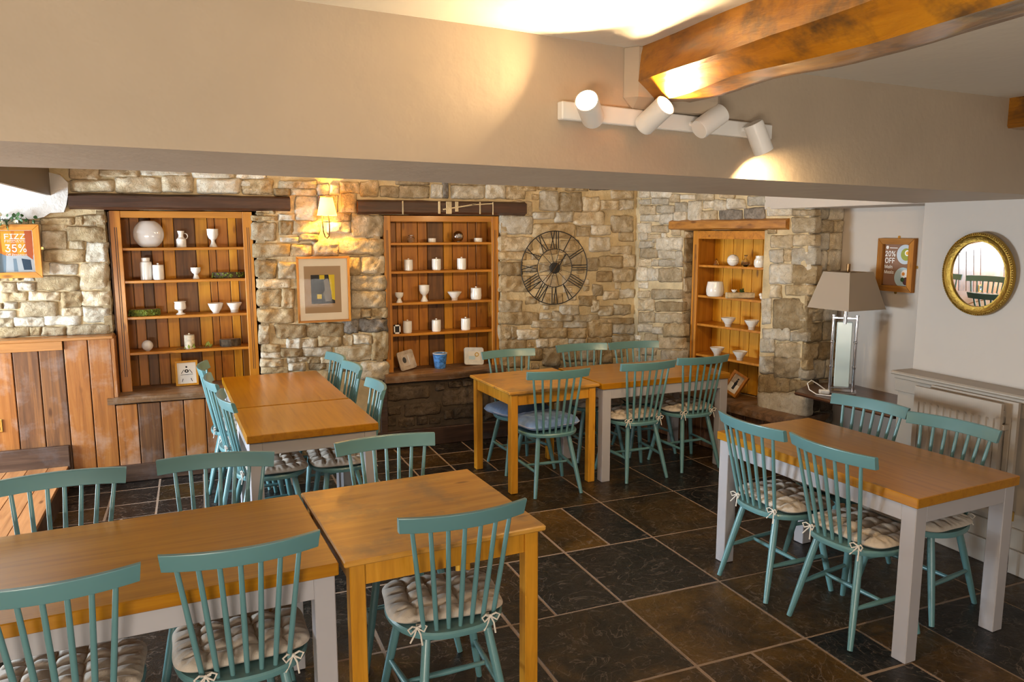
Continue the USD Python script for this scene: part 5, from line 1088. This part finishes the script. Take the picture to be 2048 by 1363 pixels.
def cushion_mesh(W_=.44, D_=.35, th=.030, cells=5, n=51, seed=0, dimple=.62):
    u = np.linspace(-1, 1, n); U, V_ = np.meshgrid(u, u); ex = 5; R = np.maximum((abs(U)**ex+abs(V_)**ex)**(1/ex), 1e-6); S = np.maximum(abs(U), abs(V_))/R
    X, Y_ = U*S*W_/2, V_*S*D_/2; rim = np.maximum(abs(U), abs(V_)); env = np.sqrt(np.clip(1-rim**3.2, 0, 1))
    cu = np.abs(np.sin(math.pi*cells*(U+1)/2)); cvv = np.abs(np.sin(math.pi*cells*(V_+1)/2)); cell = np.clip(cu*cvv, 0, 1)**.5
    inner = np.clip((.93-rim)/.15, 0, 1)
    puff = 1-dimple*(1-cell)*(.35+.65*inner)
    nz = (meshkit.fbm(np.stack([X*22, Y_*22, np.full_like(X, seed)], -1), 3, seed)-.5)*.012
    # short creases that run into the seam
    ang = np.arctan2(V_, U); cre = .0022*np.sin(ang*34+seed)*np.clip((rim-.72)/.2, 0, 1)*np.clip((1-rim)/.06, 0, 1)
    top = th+th*env*puff*1.15+nz*env+cre; bot = th-th*env*.85
    top = np.where(rim > .999, th, top); bot = np.where(rim > .999, th-.001, bot)
    wob = 1+.02*np.sin(ang*4+seed)*rim; X, Y_ = X*wob, Y_*wob
    P = np.vstack([np.stack([X, Y_, top], -1).reshape(-1, 3), np.stack([X, Y_, bot], -1).reshape(-1, 3)]); F = []; id_ = np.arange(n*n).reshape(n, n); o = n*n
    for i in range(n-1):
        for j in range(n-1):
            a_, b_, c_, d_ = id_[i, j], id_[i, j+1], id_[i+1, j+1], id_[i+1, j]; F += [(a_, b_, c_), (a_, c_, d_), (o+a_, o+c_, o+b_), (o+a_, o+d_, o+c_)]
    ring_ = list(id_[0, :])+list(id_[1:, -1])+list(id_[-1, -2::-1])+list(id_[-2:0:-1, 0]); k = len(ring_)
    for i in range(k): a_, b_ = ring_[i], ring_[(i+1) % k]; F += [(a_, o+a_, o+b_), (a_, o+b_, b_)]
    return trimesh.Trimesh(P, F, process=False)
def ribbon(pts, w=.0042): return tube(pts, w, 6)
def bow(t, x, y, z, s):
    ms = [ribbon([(0, 0, 0), (-.02, -.012, .012), (-.036, -.016, .004), (-.026, -.014, -.014), (-.004, -.006, -.002)], .0036), ribbon([(0, 0, 0), (.018, -.012, .014), (.032, -.016, .008), (.022, -.014, -.012), (.003, -.006, -.002)], .0036),
          ribbon([(0, 0, 0), (-.012, -.012, -.02), (-.03, -.02, -.045)], .0034), ribbon([(0, 0, 0), (.01, -.012, -.022), (.014, -.02, -.06)], .0034), T(sphere(.0075, 1), 0, -.004, 0), ribbon([(0, .02, .0), (s*.018, .012, .002), (s*.014, -.002, .002), (0, -.003, 0)], .0036)]
    part(t, 'tie', T(cat(ms), x, y, z), RIBBON)
ch0 = ch; first_chair = [True]
cu0 = thing('seat_cushion', 'beige', 'cushion', group='beige tufted chair cushions'); part(cu0, 'pad', cushion_mesh(), CUSH); bow(cu0, -.136, -.199, .024, 1); bow(cu0, .136, -.199, .024, -1)
bl0 = thing('blue_cushion', 'blue', 'cushion', group='blue chair cushions'); part(bl0, 'pad', cushion_mesh(.455, .37, .046, 1, 33, 3, .0), BLUEC); part(bl0, 'piping', tube([(.2275*s_[0]*.985, .185*s_[1]*.985, .046) for s_ in [(math.copysign(abs(math.cos(a_))**.4, math.cos(a_)), math.copysign(abs(math.sin(a_))**.4, math.sin(a_))) for a_ in np.linspace(0, 2*math.pi, 65)]], .0035, 6, False), plain('pale_blue_piping', (.45, .47, .62), .9))
firsts = {ch0: True, cu0: True, bl0: True}
def place(src, label, loc, rz, group=None):
    if firsts[src]:
        firsts[src] = False; p = stage.GetPrimAtPath(src); p.GetAttribute('xformOp:translate').Set(Gf.Vec3d(*map(float, loc))); p.GetAttribute('xformOp:rotateZ').Set(float(rz)); tag(p, label); return src
    return dup(src, label, loc, rz, group)
def chair(x, y, face, where, cushion='beige', cz=.437, crz=0, cd=(0, 0)):
    """face: heading of the sitter in degrees anticlockwise from +x"""
    rz = face-90; place(ch0, f'teal spindle-back chair {where}', (x, y, 0), rz)
    a_ = math.radians(rz); dx, dy = cd[0]*math.cos(a_)-(cd[1]+.054)*math.sin(a_), cd[0]*math.sin(a_)+(cd[1]+.054)*math.cos(a_)
    if cushion == 'beige': place(cu0, f'beige tufted cushion on the chair {where}', (x+dx, y+dy, cz), rz+crz)
    elif cushion == 'blue': place(bl0, f'plain blue cushion on the chair {where}', (x+dx, y+dy, cz+.004), rz+crz)
chair(-.435, 2.565, 92, 'in the bottom left corner of the picture')
chair(.083, 2.618, 92.2, 'at the near side of the left foreground table', crz=3)
chair(.815, 2.635, 92.2, 'at the near side of the foreground pine table', crz=-6)
chair(-.53, 3.195, -88, 'at the far side of the left foreground table, leftmost')
chair(.02, 3.23, -97, 'at the far side of the left foreground table, right')
chair(.787, 3.240, -88.3, 'at the far side of the foreground pine table')
chair(.235, 5.86, -3, 'left of the back wall table, farthest from camera')
chair(.275, 5.34, 4, 'left of the back wall tables, middle of row')
chair(.338, 4.735, 5, 'left of the back wall tables, nearest the camera')
chair(.775, 5.93, 186, 'right of the back wall table, farthest from camera')
chair(.81, 5.46, 184, 'right of the back wall tables, middle of row')
chair(.818, 4.74, 180, 'right of the back wall tables, nearest the camera')
chair(2.305, 4.925, 88, 'at the near side of the far pine table', 'blue', crz=10)
chair(2.322, 5.48, -86.3, 'at the far side of the far pine table', 'blue', crz=10, cd=(.05, .0))
chair(3.0, 5.545, -92, 'at the corner table directly under the clock')
chair(3.47, 5.495, -95, 'at the corner table nearest the stone corner')
chair(3.055, 4.975, 91, "at the corner table's near side, beside the pine table")
chair(3.58, 5.03, 91, "at the corner table's near side, by the right niche")
chair(2.775, 3.07, 2, 'left of the radiator table, farther from the camera')
chair(2.815, 2.58, 4, 'left of the radiator table, nearer the camera')
chair(3.30, 3.14, 189, 'between the radiator table and the lamp alcove')
chair(3.31, 2.635, 187, 'between the radiator table and the radiator')
